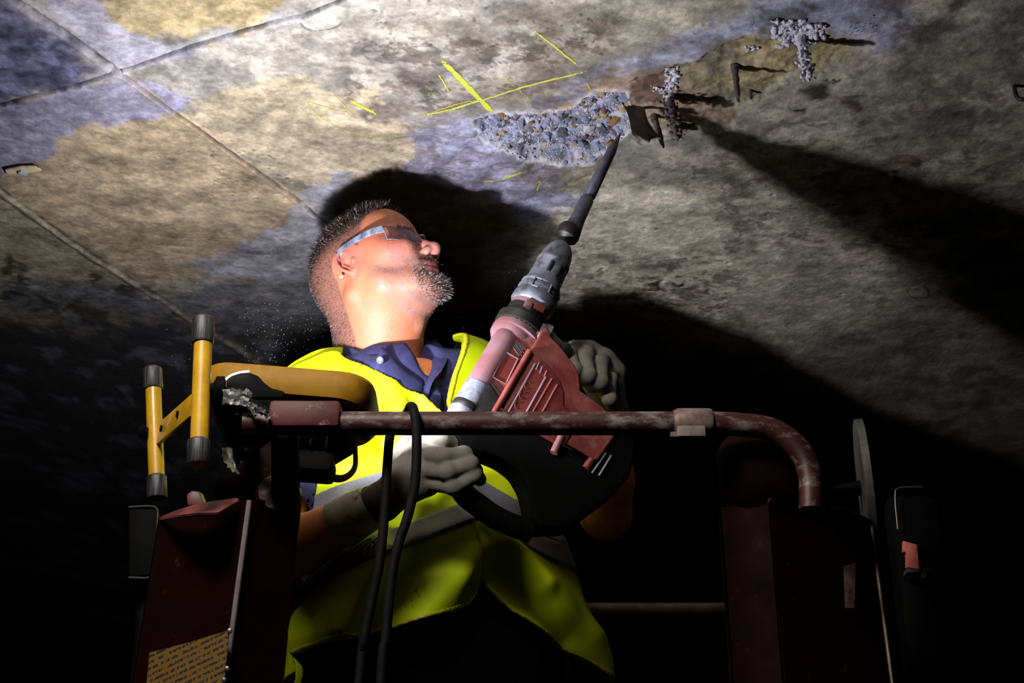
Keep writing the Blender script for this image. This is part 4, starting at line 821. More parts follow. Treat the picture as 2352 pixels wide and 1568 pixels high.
# rear grip, D shaped, and rubber end cap
slab('end_cap', [(1112, 964), (1336, 1090), (1389, 1006), (1412, 1002), (1430, 1022), (1432, 1070), (1418, 1118), (1384, 1160), (1330, 1200), (1284, 1234), (1215, 1236), (1200, 1214), (1194, 1176), (1184, 1138), (1164, 1104), (1132, 1080), (1096, 1066), (1046, 1096), (1024, 1020), (1060, 985)], -.028, .030, m_capb, .010, seg=4)
for a, b in (((1392, 1040), (1360, 1086)), ((1404, 1046), (1376, 1092))): MB().tube([DP(*a, .031), DP(*b, .031)], .0018, 8).build('cap_rib', m_dust, breaker)
gp = MB().tube(spline([DP(1050, 985), DP(1034, 1020), DP(1044, 1075), DP(1062, 1128), DP(1098, 1160), DP(1150, 1194), DP(1222, 1222)], 6), .0165, 18).build('rear_grip', m_capb, breaker)
MB().box(DP(1066, 1060, .0), (.016, .040, .02), (DS, AD, DN), .004).build('trigger', m_deep, breaker)
# side handle: clamp band, stay and grip
MB().lathe(DP(1196, 750), AD, [(-.008, 57 / SC), (-.007, 60 / SC), (.007, 60 / SC), (.008, 57 / SC)], 36).build('clamp_band', m_bblk, breaker)
H0 = DP(1248, 770, -.006); H1 = DP(1280, 806, -.030); H2 = U(1300, 836, 1.985); H3 = U(1418, 892, 2.035)
MB().tube([DP(1228, 755, .0), H0, H1], [.012, .014, .016], 16).build('handle_stay', m_dust, breaker)
MB().box(H0 + DN * .012, (.016, .03, .006), (DS, AD, DN), .002).build('depth_stop_block', m_dust, breaker)
MB().lathe(H1, (H2 - H1), [(-.004, .019), (0, .022), (.010, .022), (.014, .017)], 20).build('handle_flange', m_bblk, breaker)
MB().tube(spline([H1, H2, H3], 6), .0155, 18).build('side_grip', m_bblk, breaker)
# ------------------------------------------------------------------ the worker
HC = U(868, 634, 2.13); TH = math.radians(27); PS = math.radians(29); RL = math.radians(0)
f0 = Vector((math.cos(PS), -math.sin(PS), 0)); hl_ = Vector((math.sin(PS), math.cos(PS), 0)); hf = f0 * math.cos(TH) + Vector((0, 0, 1)) * math.sin(TH); hu = Vector((0, 0, 1)) * math.cos(TH) - f0 * math.sin(TH)
hl_, hu = hl_ * math.cos(RL) + hu * math.sin(RL), hu * math.cos(RL) - hl_ * math.sin(RL)
HS = 0.98
def HW(x, y, z): return HC + (hf * x + hl_ * y + hu * z) * HS
def HL(p): q = Vector(p) - HC; return np.array((q.dot(hf), q.dot(hl_), q.dot(hu))) / HS
worker = tag(empty('person', (-.14, 2.2, DECK)), 'man in yellow high visibility vest and grey gloves looking up, holding a breaker', 'person')
def vcol_mat(name, rough, bump=.3, bscale=300, dist=.0006, sss=0.0, nscale=120, amp=.18, spec=.5):
    m, nt, b = new_mat(name); L = nt.links; vc = N(nt, 'ShaderNodeVertexColor', layer_name='Col'); tc = N(nt, 'ShaderNodeTexCoord')
    nz = N(nt, 'ShaderNodeTexNoise', Scale=nscale, Detail=6, Roughness=.65); L.new(tc.outputs['Object'], nz.inputs['Vector'])
    mr = N(nt, 'ShaderNodeMapRange'); mr.inputs['From Min'].default_value = .3; mr.inputs['From Max'].default_value = .7; mr.inputs['To Min'].default_value = 1 - amp; mr.inputs['To Max'].default_value = 1 + amp; L.new(nz.outputs['Fac'], mr.inputs[0])
    sc = N(nt, 'ShaderNodeVectorMath', operation='SCALE'); L.new(vc.outputs['Color'], sc.inputs[0]); L.new(mr.outputs[0], sc.inputs['Scale']); L.new(sc.outputs[0], b.inputs['Base Color'])
    nb = N(nt, 'ShaderNodeTexNoise', Scale=bscale, Detail=4); L.new(tc.outputs['Object'], nb.inputs['Vector']); bp = N(nt, 'ShaderNodeBump', Strength=bump, Distance=dist); L.new(nb.outputs['Fac'], bp.inputs['Height']); L.new(bp.outputs[0], b.inputs['Normal'])
    b.inputs['Roughness'].default_value = rough; b.inputs['Specular IOR Level'].default_value = spec
    if sss: b.inputs['Subsurface Weight'].default_value = sss; b.inputs['Subsurface Radius'].default_value = (1, .35, .2); b.inputs['Subsurface Scale'].default_value = .006
    return m
m_skin = vcol_mat('skin', .58, .35, 420, .0005, .25, 90, .08)
NB = U(884, 850, 2.185)                              # base of the neck
nb = HL(NB)
h = SDF((-.135, -.115, -.245), (.150, .115, .155), .0021)
h.ell((-.018, 0, .036), (.098, .077, .086), .02); h.ell((.038, 0, .050), (.056, .064, .058), .03); h.ell((.030, 0, -.022), (.058, .060, .072), .03)
h.ell((.012, 0, .0), (.07, .069, .06), .03)
for s_ in (-1, 1):
    h.cap((.000, .058 * s_, -.040), (.020, .054 * s_, -.070), .015, .014, .03); h.cap((.020, .054 * s_, -.070), (.074, .016 * s_, -.098), .014, .014, .022)
    h.cap((.052, .050 * s_, -.018), (.076, .036 * s_, -.022), .017, .014, .022)                     # cheekbone
    h.cap((.083, .012 * s_, .017), (.074, .044 * s_, .019), .0095, .008, .014)                     # brow
h.ell((.055, 0, -.078), (.036, .040, .030), .02); h.ell((.084, 0, -.100), (.016, .020, .015), .016)
h.ell((.078, 0, -.055), (.020, .030, .024), .014)
for s_ in (-1, 1):
    h.ell((.099, .031 * s_, .001), (.014, .017, .010), .012, 's'); h.ell((.0755, .031 * s_, .0), (.0132, .0135, .0122), .002)
    h.cap((.085, .020 * s_, .0075), (.081, .043 * s_, .0055), .0034, .003, .004); h.cap((.0855, .021 * s_, -.007), (.081, .042 * s_, -.006), .003, .0026, .005)
h.cap((.088, 0, .010), (.100, 0, -.014), .0075, .0085, .012); h.cap((.100, 0, -.014), (.1115, 0, -.030), .0088, .0118, .008)
for s_ in (-1, 1):
    h.ell((.1005, .0125 * s_, -.0345), (.0105, .0072, .0080), .006); h.ell((.104, .0070 * s_, -.0425), (.0052, .0036, .0046), .003, 's')
h.cap((.093, 0, -.044), (.0945, 0, -.054), .008, .008, .008)
h.chain([(.0815, -.025, -.0655), (.091, -.012, -.0610), (.0945, 0, -.0620), (.091, .012, -.0610), (.0815, .025, -.0655)], [.0035, .0062, .0066, .0062, .0035], .006)
h.chain([(.0805, -.023, -.0685), (.089, -.011, -.0722), (.0925, 0, -.0732), (.089, .011, -.0722), (.0805, .023, -.0685)], [.0034, .0064, .0072, .0064, .0034], .006)
h.chain([(.083, -.026, -.0668), (.0985, 0, -.0672), (.083, .026, -.0668)], [.0008, .0012, .0008], .001) if False else None
h.op(lambda p: np.abs(p[2] + .0668 + .0 * p[0]) - .0006 + np.maximum(np.abs(p[1]) - .024, 0) + np.maximum(.085 - p[0], 0), (.085, -.024, -.0675), (.105, .024, -.066), .002, 's')
h.ell((.091, 0, -.084), (.006, .018, .004), .008, 's')
# ears
for s_ in (-1, 1):
    c = np.array((-.012, .0735 * s_, -.002)); ring = []
    for k in range(13):
        t = math.radians(-62 + k * 24.5); q_ = .0145 * math.cos(t) * (1 if math.cos(t) < 0 else .85)
        ring.append((c[0] + q_ - .004 * math.sin(t), c[1] + s_ * (.006 - .35 * q_), c[2] + .0255 * math.sin(t)))
    h.chain(ring, [.0026] + [.0028] * 11 + [.0036], .003)
    h.ell(tuple(c + (-.002, .000 * s_, .001)), (.0130, .0040, .021), .004); h.ell((c[0] + .001, c[1] + .0030 * s_, c[2] - .0235), (.0070, .0036, .0062), .004)
    h.ell((c[0] + .002, c[1] + .0075 * s_, c[2] - .003), (.0070, .0070, .0098), .002, 's')
    h.chain([(c[0] - .006, c[1] + .005 * s_, c[2] + .010), (c[0] - .0078, c[1] + .0062 * s_, c[2] - .003), (c[0] - .001, c[1] + .005 * s_, c[2] - .014)], [.0018, .0022, .0020], .002)
    h.ell((c[0] + .0115, c[1] + .003 * s_, c[2] - .004), (.0040, .0046, .0055), .003)
# neck, sterno muscles, throat
h.cap((-.030, 0, -.055), tuple(nb + (-.01, 0, 0)), .055, .062, .035); h.cap((-.062, 0, -.015), tuple(nb + (-.026, 0, .03)), .040, .046, .04); h.cap((.005, 0, -.055), tuple(nb + (.022, 0, .01)), .045, .050, .04)
th_ = nb + (.055, 0, .015)
for s_ in (-1, 1): h.cap((-.035, .056 * s_, -.050), tuple(th_ + (-.004, .014 * s_, -.01)), .013, .010, .016)
h.ell(tuple(np.array((.040, 0, -.090)) * .42 + th_ * .58 + (.010, 0, 0)), (.014, .012, .017), .014)
h.ell(tuple(np.array((.040, 0, -.090)) * .15 + th_ * .85), (.010, .010, .012), .012)
hv, hq = h.mesh(); hv = np.asarray(hv)
x, y, z = hv.T; rp_ = (x, y, z)
def sst(a, b, t): t = np.clip((t - a) / (b - a), 0, 1); return t * t * (3 - 2 * t)
ay = np.abs(y)
# hairline: forehead, temple, sideburn, round the ear, nape
line = np.interp(x, [-.2, -.082, -.066, -.046, -.024, .0, .012, .022, .036, .056, .076, .09], [-.150, -.125, -.080, -.01, .024, .024, -.012, .020, .050, .074, .084, .09])
near_ear = (np.hypot(x + .012, z + .002) < .034) & (ay > .066); ear_ = near_ear & (ay > .0755)
hair_m = sst(-.006, .006, z - line + n3(rp_, 300, 8) * .003) * (~near_ear); hair_m[(x > .078)] = 0
nz_ = n3(rp_, 260, 2) * .5 + .5
scol = np.zeros((len(hv), 3)); scol[:] = srgb(190, 116, 88)
def mixc(m, c): m = np.clip(m, 0, 1)[:, None]; scol[:] = scol * (1 - m) + np.array(srgb(*c)) * m
mixc(np.exp(-((x - .06) ** 2 + (ay - .048) ** 2 + (z + .02) ** 2) / .02 ** 2 / 2) * .8, (206, 104, 96)); mixc(sst(.098, .112, x) * .8 * (z > -.05), (216, 110, 112)); mixc(ear_ * .6, (214, 112, 104))
stub = sst(-.020, -.055, z - .35 * np.maximum(x - .03, 0)) * sst(.004, .03, x) * sst(-.165, -.115, z); mixc(stub * (.30 + .35 * nz_), (150, 124, 122))
goat = sst(.040, .056, x) * sst(.048, .030, ay) * sst(-.040, -.050, z) * (z > -.128); lips = (x > .080) & (ay < .024) & (z < -.0575) & (z > -.0785)
mixc(goat * (~lips) * .5, (104, 82, 78)); mixc(lips * 1.0, (196, 112, 122)); mixc(hair_m * sst(.02, .07, z) * .92, (58, 46, 46)); mixc(hair_m * (1 - sst(.02, .07, z)) * .72, (112, 84, 80))
hw = np.array(HC)[None, :] + HS * (x[:, None] * np.array(hf) + y[:, None] * np.array(hl_) + z[:, None] * np.array(hu))
hw += (np.random.default_rng(3).normal(size=hw.shape) * .00012)
# torso frame
TF = Vector((.50, -.866, 0)).normalized(); TR = Vector((-.866, -.50, 0)).normalized()
def tcx(zz): return -.165 + (CZ + .97 - zz) * .11
TCY = 2.205
def TW(f, r, zz): return Vector((tcx(zz), TCY, zz)) + TF * f + TR * r
def torso(f, r, zr, a, b, sh=0.0):                   # zr relative to the camera height
    q = (np.abs(r / a) ** 2.6 + np.abs(f / b) ** 2.6 + 1e-9) ** (1 / 2.6); d = (q - 1) * b
    zs = 1.005 - .27 * np.sqrt(r * r + .0009) + sh + np.where(r < 0, -r * .16, 0)
    return smax(d, (zr - zs) * .93, .07)
SR, ER, WR = U(722, 905, 2.12), U(596, 1300, 2.06), U(866, 1158, 1.945)
SL, EL, WL = U(1168, 905, 2.26), U(1392, 1176, 2.20), U(1402, 962, 2.075)
# bare skin of the trunk and arms, hidden under the clothes except forearms and elbow
b_ = SDF((-.62, 1.82, CZ + .50), (.34, 2.50, CZ + 1.02), .0062)
def tf(p, fn): 
    dx = p[0] - (-.165 + (CZ + .97 - p[2]) * .11); dy = p[1] - TCY; f = dx * TF.x + dy * TF.y; r = dx * TR.x + dy * TR.y; return fn(f, r, p[2] - CZ)
b_.op(lambda p: np.maximum(tf(p, lambda f, r, z: torso(f, r, z, .165, .098, -.02)), .52 - (p[2] - CZ)), (-.5, 1.95, CZ + .50), (.2, 2.5, CZ + 1.0), .02)
for S_, E_, W_ in ((SR, ER, WR), (SL, EL, WL)):
    b_.cap(S_, E_, .047, .040, .03); b_.cap(E_, Vector(E_).lerp(W_, .35), .040, .042, .012); b_.cap(Vector(E_).lerp(W_, .35), W_, .042, .027, .012)
    b_.ell(tuple(Vector(E_) + (Vector(E_) - Vector(W_)).normalized() * .012), (.030, .030, .030), .02)
bv, bq = b_.mesh(); bc = np.zeros((len(bv), 3)); bc[:] = srgb(236, 148, 94)
V_ = np.concatenate([hw, bv]); Q_ = np.concatenate([hq, bq + len(hw)]); C_ = np.concatenate([scol, bc])
body = mesh_np('body', V_, Q_, m_skin, worker, True, C_)
# ---- hair, beard and stubble as separate strands
hn = np.zeros_like(hw); tri = hw[hq]; fn_ = np.cross(tri[:, 2] - tri[:, 0], tri[:, 3] - tri[:, 1])
for k in range(4): np.add.at(hn, hq[:, k], fn_)
hn /= np.linalg.norm(hn, axis=1)[:, None] + 1e-12
if ((hn * (hw - np.array(HC))).sum(1)).mean() < 0: hn = -hn
def strands(name, weight, n, len_fn, lean, m, seed, rad=.00032, jit=.45, label=None):
    r = np.random.default_rng(seed); w = np.clip(weight, 0, 1); i = r.choice(len(hw), n, p=w / w.sum()); p = hw[i] + r.normal(size=(n, 3)) * .0006
    d = hn[i] * .8 + lean(i) + r.normal(size=(n, 3)) * jit * .5; d /= np.linalg.norm(d, axis=1)[:, None]
    L_ = len_fn(i) * r.uniform(.6, 1.25, n); a = np.cross(d, r.normal(size=(n, 3))); a /= np.linalg.norm(a, axis=1)[:, None]; c = np.cross(d, a)
    bend = (lean(i) * .5) * L_[:, None]; p0 = p - hn[i] * .001
    v = np.stack([p0 + a * rad, p0 - a * rad * .5 + c * rad * .87, p0 - a * rad * .5 - c * rad * .87, p + d * L_[:, None] * .6 + a * rad * .8 + bend * .3, p + d * L_[:, None] * .6 - a * rad * .6 + bend * .3, p + d * L_[:, None] + bend], 1).reshape(-1, 3)
    t = np.array([(0, 1, 3), (1, 4, 3), (1, 2, 4), (2, 0, 3), (2, 3, 4), (3, 4, 5)]); q = (np.arange(n)[:, None, None] * 6 + t[None]).reshape(-1, 3)
    ww = r.random(n); cc = np.where(ww[:, None] < m[2], np.array(srgb(*m[1])), np.array(srgb(*m[0]))) * r.uniform(.7, 1.25, (n, 1))
    o = mesh_np(name, v, q, m_hair, body, True, np.repeat(cc, 6, 0)); o['kind'] = 'stuff'
    if label: o['label'] = label
    return o
m_hair = vcol_mat('hair', .42, .1, 300, .0003, 0, 100, .1)
hu_, hf_ = np.array(hu), np.array(hf)
strands('hair', hair_m * sst(.045, .095, z) * (x > -.10), 6500, lambda i: .007 + .010 * sst(.06, .11, z[i]), lambda i: -hf_ * .15 + hu_ * .25 * 0 + hf_ * .45 * sst(.0, .05, x[i])[:, None], ((58, 44, 42), (150, 130, 128), .12), 1, .00040)
strands('hair', hair_m * (1 - .75 * sst(.045, .10, z)) * sst(-.155, -.12, z), 8500, lambda i: .0032 + .002 * sst(-.02, .06, z[i]) + .002 * sst(-.03, -.08, z[i]), lambda i: -hu_ * .55 - hf_ * .35 + 0 * i[:, None], ((92, 74, 72), (170, 146, 140), .25), 2, .00026)
strands('beard', goat * (~lips) * sst(-.052, -.085, z) * sst(.058, .075, x), 1500, lambda i: .004 + .004 * sst(.07, .088, x[i]), lambda i: -hu_ * .35 + hf_ * .45 + 0 * i[:, None], ((62, 48, 46), (186, 174, 184), .30), 3, .00036, label='greying goatee')
strands('moustache', ((x > .084) & (ay < .030) & (z < -.0455) & (z > -.056)).astype(float), 480, lambda i: .0038 + 0 * i, lambda i: -hu_ * .75 + hf_ * .1 + 0 * i[:, None], ((66, 50, 46), (150, 136, 136), .15), 4, .00034, jit=.35)
strands('stubble', stub * (ay > .01) * .8 + .0, 3400, lambda i: .0014 + 0 * i, lambda i: -hu_ * .5 + 0 * i[:, None], ((92, 74, 74), (200, 190, 196), .35), 5, .00016)
strands('eyebrow', ((x > .076) & (ay > .010) & (ay < .046) & (z > .014) & (z < .024)).astype(float), 360, lambda i: .005 + 0 * i, lambda i: np.sign(y[i])[:, None] * np.array(hl_) * .8 + hu_ * .2, ((70, 52, 46), (150, 130, 120), .1), 6, .0003)
# eyes, earring, glasses
m_eye = mat('eye', srgb(214, 206, 200), rough=.15); m_iris = mat('iris', srgb(60, 66, 74), rough=.1)
for s_ in (-1, 1):
    c = HW(.0765, .031 * s_, .0003); d = (HW(.0905, .031 * s_ + .002, .004) - c).normalized()
    MB().lathe(c, d, [(.0060, .0105), (.0095, .0080), (.0118, .0045), (.0126, .0005)], 20).build('eye', m_eye, body); MB().lathe(c, d, [(.0112, .0052), (.0126, .0042), (.0132, .0004)], 16).build('iris', m_iris, body)
MB().lathe(HW(-.030, -.0815, -.024), tuple(-Vector(hl_)), [(0, .0030), (.002, .0034), (.004, .002)], 12).build('ear_stud', mat('silver_stud', srgb(226, 226, 230), rough=.2, metal=.6), body)
m_temple = mat('blue_grey_temple', srgb(70, 84, 112), srgb(150, 164, 190), .18, scale=60, stretch=(1, 1, .4), coat=.6)
m_lens, nt, bs = new_mat('tinted_lens'); bs.inputs['Base Color'].default_value = (.62, .62, .68, 1); bs.inputs['Transmission Weight'].default_value = 1; bs.inputs['Roughness'].default_value = .06; bs.inputs['IOR'].default_value = 1.3
gl = empty('safety_glasses', worker.location, worker); gl['label'] = 'clear wraparound safety glasses with blue grey temples'
for s_ in (-1, 1):
    tp_ = [HW(-.022, .0835 * s_, .006), HW(-.012, .0840 * s_, .022), HW(.020, .0830 * s_, .020), HW(.050, .0790 * s_, .016), HW(.070, .0690 * s_, .013)]
    mb = MB(); P = spline(tp_, 6); rows = []
    for i, p in enumerate(P):
        t = i / (len(P) - 1); hw_ = .0022 + .0048 * t; rows.append([p - hu * hw_, p + hu * hw_])
    mb.sheet(rows, .0026, tuple(hl_ * s_)); mb.build('temple_arm', m_temple, gl)
    rows = []; rim = []
    for i in range(13):
        t = i / 12; a_ = t * 1.22; cx_, cy_ = .068 + .034 * math.sin(a_) ** .9 if a_ > 0 else .068, .068 - .056 * (t ** 1.1); hh = .0175 * (1 - .35 * t ** 3) ; zb = .004 - .006 * t
        rows.append([HW(cx_ - .0015 * abs(k) ** 2, cy_ * s_, zb + hh * k * (1.0 if k > 0 else 1.0 - .25 * (1 - t))) for k in (-1, -.6, -.2, .2, .6, 1)])
    MB().sheet(rows, .0016, tuple(hf)).build('lens', m_lens, gl)
    MB().tube([r[0] for r in rows], .0008, 6).build('lens_edge', m_temple, gl); MB().tube([r[-1] for r in rows], .0010, 6).build('lens_edge', m_temple, gl); MB().tube([rows[0][k] for k in range(6)], .0011, 8).build('hinge', m_temple, gl)
MB().tube(spline([HW(.102, -.012, .004), HW(.106, 0, .008), HW(.102, .012, .004)], 5), .0018, 8).build('bridge', m_temple, gl)
# ---- polo shirt
m_navy = mat('navy_cotton', srgb(50, 50, 90), srgb(40, 40, 74), .85, scale=60, bump=.35, bscale=500, dist=.0006, spec=.2)
s_ = SDF((-.56, 1.86, CZ + .44), (.34, 2.52, CZ + 1.04), .0062)
s_.op(lambda p: np.maximum(tf(p, lambda f, r, z: torso(f, r, z, .185 + .02 * (z < .7), .116, 0) + .004 * np.sin(r * 60 + z * 34) * np.cos(z * 52 + r * 20)), .46 - (p[2] - CZ)), (-.55, 1.9, CZ + .44), (.3, 2.52, CZ + 1.03), .02)
for S_, E_, t in ((SR, ER, .60), (SL, EL, .80)):
    S_ = Vector(S_); E_ = Vector(E_); s_.cap(S_ - Vector((0, 0, .012)), S_.lerp(E_, t), .062, .062, .04)
    s_.cap(S_.lerp(E_, t + .06), S_.lerp(E_, t + .4), .056, .056, .004, 's')
NBv = Vector(NB); up_n = (Vector(HW(0, 0, -.05)) - NBv).normalized()
s_.cap(NBv - up_n * .03, NBv + up_n * .12, .066, .068, .01, 's')
for p_, r_ in ((TW(.11, .022, CZ + .935), .024), (TW(.12, .028, CZ + .965), .032)): s_.cap(p_ - TF * .03, p_ + TF * .06, r_ * .8, r_, .012, 's')
v, q = s_.mesh(); v = v + np.stack([n3(v.T, 45, 3), n3(v.T, 45, 4), n3(v.T, 45, 5)], 1) * .003; shirt = mesh_np('polo_shirt', v, q, m_navy, worker)
def leaf(up, lo_, name, n=22, thick=.003, mid=.004):
    a = spline([U(*p) for p in up], 8); c = spline([U(*p) for p in lo_], 8); m = min(len(a), len(c)); rows = []
    for i in range(m):
        t = i / (m - 1); p = a[int(t * (len(a) - 1))]; q = c[int(t * (len(c) - 1))]; rows.append([p.lerp(q, k / 4) + Vector((0, -mid * math.sin(math.pi * k / 4) + .0015 * math.sin(t * 17 + k), -mid * .3 * math.sin(math.pi * k / 4))) for k in range(5)])
    return MB().sheet(rows, thick, (0, 1, .1)).build(name, m_navy, shirt, True, 60)
leaf([(775, 789, 2.235), (768, 793, 2.19), (800, 797, 2.12), (838, 812, 2.075), (868, 812, 2.058), (880, 798, 2.052), (925, 842, 2.058), (968, 868, 2.075), (976, 880, 2.08)], [(775, 806, 2.235), (768, 812, 2.185), (802, 826, 2.11), (838, 842, 2.06), (856, 848, 2.045), (870, 856, 2.04), (912, 886, 2.04), (948, 916, 2.055), (966, 946, 2.07)], 'collar')
leaf([(972, 786, 2.20), (990, 792, 2.165), (992, 822, 2.13), (990, 850, 2.10), (976, 880, 2.082), (966, 915, 2.07)], [(1000, 781, 2.21), (1020, 800, 2.165), (1028, 822, 2.12), (1014, 850, 2.085), (992, 882, 2.068), (976, 944, 2.062)], 'collar')
leaf([(962, 872, 2.08), (976, 900, 2.07), (972, 940, 2.062), (974, 1000, 2.05)], [(1000, 880, 2.09), (1012, 905, 2.08), (1010, 950, 2.07), (1012, 1000, 2.06)], 'button_placket', mid=.001)
leaf([(780, 778, 2.25), (860, 780, 2.27), (960, 776, 2.26), (1000, 784, 2.22)], [(775, 806, 2.235), (860, 806, 2.28), (960, 800, 2.27), (1010, 800, 2.215)], 'collar')
MB().lathe(U(873, 827, 2.030), (-.1, -.9, -.3), [(0, .0055), (.0018, .0058), (.0026, .0045), (.0022, .003)], 20).build('button', mat('pearl_button', srgb(84, 88, 98), rough=.3, coat=.4), shirt)
# ---- high visibility vest with tapes: a thin shell over the trunk
m_vest = mat('yellow_hi_vis', srgb(186, 204, 2), srgb(174, 194, 0), .62, scale=8, bump=.2, bscale=900, dist=.0003, spec=.25)
m_tape2 = mat('reflective_tape', srgb(112, 114, 124), srgb(96, 98, 108), .5, .1, scale=300, bump=.2)
h_ = .0031; ff = np.arange(-.21, .27, h_, dtype=np.float32)[:, None, None]; rr2 = np.arange(-.36, .36, h_, dtype=np.float32)[None, :, None]; zz = np.arange(.41, 1.05, h_, dtype=np.float32)[None, None, :]
fl_ = np.clip(.78 - zz, 0, 1); A = .199 + fl_ * .13 + np.where(rr2 < 0, fl_ * .02, 0); B = .130 + fl_ * .12
D = torso(ff, rr2, zz, A, B, .014)
def vloc(p): q = Vector(p) - Vector((tcx(p[2]), TCY, p[2])); return (q.dot(TF), q.dot(TR), p[2] - CZ)
for S_ in (SR, SL):
    pa = np.array(vloc(S_)); c0 = pa * (1, .45, 1) + (0, 0, .004); e = pa + (0, 0, -.030) - c0; t = np.clip(((ff - c0[0]) * e[0] + (rr2 - c0[1]) * e[1] + (zz - c0[2]) * e[2]) / (e @ e), 0, 1)
    D = smin(D, np.sqrt((ff - c0[0] - t * e[0]) ** 2 + (rr2 - c0[1] - t * e[1]) ** 2 + (zz - c0[2] - t * e[2]) ** 2) - .072, .03)
front = (ff > 0)
def ridge(r0, z0, r1, z1, w, a):                     # a soft fold running between two places on the front
    e0, e1 = r1 - r0, z1 - z0; t = np.clip(((rr2 - r0) * e0 + (zz - z0) * e1) / (e0 * e0 + e1 * e1), 0, 1)
    return a * np.exp(-((rr2 - r0 - t * e0) ** 2 + (zz - z0 - t * e1) ** 2) / (w * 1.15) ** 2)
FO = ridge(-.005, .62, .12, .50, .020, .014) + ridge(.01, .66, .20, .56, .022, .012) + ridge(.0, .58, .05, .50, .014, -.008) + ridge(.16, .60, .22, .48, .018, .012) + ridge(.10, .60, .17, .48, .018, -.010)
FO = FO + ridge(-.02, .67, -.10, .58, .018, .013) + ridge(-.05, .64, -.20, .52, .022, .012) + ridge(-.02, .60, -.14, .50, .020, -.010) + ridge(-.16, .66, -.24, .46, .02, .012)
FO = FO + ridge(.12, .93, .10, .80, .014, .008) + ridge(.16, .93, .13, .78, .012, -.006) + ridge(.06, .86, .03, .82, .022, .020) + ridge(.18, .76, .10, .84, .014, .008) + ridge(-.09, .95, -.06, .80, .012, .007)
FO = FO + .004 * np.sin(rr2 * 38 + zz * 19 + 2 * np.sin(zz * 14)) * np.clip((.95 - zz) * 4, 0, 1) + ridge(.20, .62, .24, .56, .02, -.018)
back_f = .006 * np.sin(rr2 * 30 + zz * 9)
D = D - np.where(front, FO * 1.35, back_f) * np.clip(np.abs(D) < .08, 0, 1)
# where the cloth is: V neck and opening, armholes, hem
op_r = np.interp(zz, [.54, .60, .70, .83, .86, .89, .93, .965, 1.02], [-.02, -.006, .018, .040, .070, .122, .160, .195, .21]); op_l = np.interp(zz, [.50, .60, .70, .80, .86, .92, .98, 1.02], [-.016, .010, .030, .028, .020, .0, -.028, -.05])
right = rr2 - op_r; left = op_l - rr2
hem_r = np.interp(rr2, [-.02, .0, .012, .03, .06, .12, .2, .3], [.60, .575, .55, .530, .515, .495, .470, .455]); hem_l = np.interp(-rr2, [-.02, .0, .02, .05, .10, .16, .22, .3], [.60, .575, .555, .53, .505, .485, .46, .44])
W_r = np.maximum(-right, hem_r - zz); W_l = np.maximum(-left, hem_l - zz)
neck = .080 - np.sqrt(rr2 ** 2 + (ff + .01) ** 2) + 0 * zz; neck = np.where(zz > .955, neck, -1)
arm = []
for S_, E_ in ((SR, ER), (SL, EL)):
    a = Vector(S_); bb = Vector(E_)
    def loc(p): q = p - Vector((tcx(p.z), TCY, p.z)); return (q.dot(TF), q.dot(TR), p.z - CZ)
    pa = loc(a); out = 1 if pa[1] > 0 else -1; c0 = (pa[0], pa[1] + out * .055, pa[2] - .050); c1 = (pa[0] + .03, pa[1] + out * .10, pa[2] - .20)
    e = np.array(c1) - np.array(c0); t = np.clip(((ff - c0[0]) * e[0] + (rr2 - c0[1]) * e[1] + (zz - c0[2]) * e[2]) / (e @ e), 0, 1)
    arm.append(.070 - np.sqrt((ff - c0[0] - t * e[0]) ** 2 + (rr2 - c0[1] - t * e[1]) ** 2 + (zz - c0[2] - t * e[2]) ** 2))
ah = np.maximum(arm[0], arm[1]); backm = np.maximum(-10, .44 - zz)
def shell(dd, th, *masks):
    Fv = np.maximum(np.abs(dd) - th, 0 * dd + masks[0])
    for m in masks[1:]: Fv = np.maximum(Fv, m)
    return Fv
def to_world(v):
    f, r, z_ = v.T; zw = z_ + CZ; cx = -.165 + (.97 - z_) * .11
    return np.stack([cx + f * TF.x + r * TR.x, TCY + f * TF.y + r * TR.y, zw], 1)
fm = np.where(front, np.minimum(W_r, W_l), backm)
vest = empty('safety_vest', worker.location, worker); vest['label'] = 'yellow high visibility vest with two grey reflective tapes'
lo3 = (-.21, -.36, .41)
for nm, mask in (('vest_panel', np.where(front, W_r, 1)), ('vest_panel', np.where(front, W_l, 1)), ('vest_back', np.where(front, ff - .004, backm) if True else None)):
    dd = D - (.0035 if nm == 'vest_panel' and mask is not None and mask is not fm and nm != 'vest_back' and (mask[0, 0, 0] == 1) and np.shares_memory(mask, W_r) else 0)
    Fv = shell(dd, .0046, mask, neck, ah)
    v, q = nets(np.broadcast_to(Fv, D.shape).astype(np.float32), lo3, h_); mesh_np(nm, to_world(v), q, m_vest, vest)
def band(zc, wdt): return np.abs(zz - zc) - wdt
b1 = np.where(rr2 > 0, .768 - .40 * np.abs(rr2), .738 - .45 * np.abs(rr2)); b2 = np.where(rr2 > 0, .684 - .48 * rr2, .676 + .25 * rr2)
for bc_ in (b1, b2):
    Fv = shell(D - .0058, .0040, np.maximum(band(bc_, .0175), fm + .002), neck, ah); v, q = nets(np.broadcast_to(Fv, D.shape).astype(np.float32), lo3, h_); mesh_np('reflective_tape', to_world(v), q, m_tape2, vest)
m_bind = mat('yellow_binding', srgb(176, 178, 10), srgb(196, 192, 30), .6, scale=60, bump=.3)
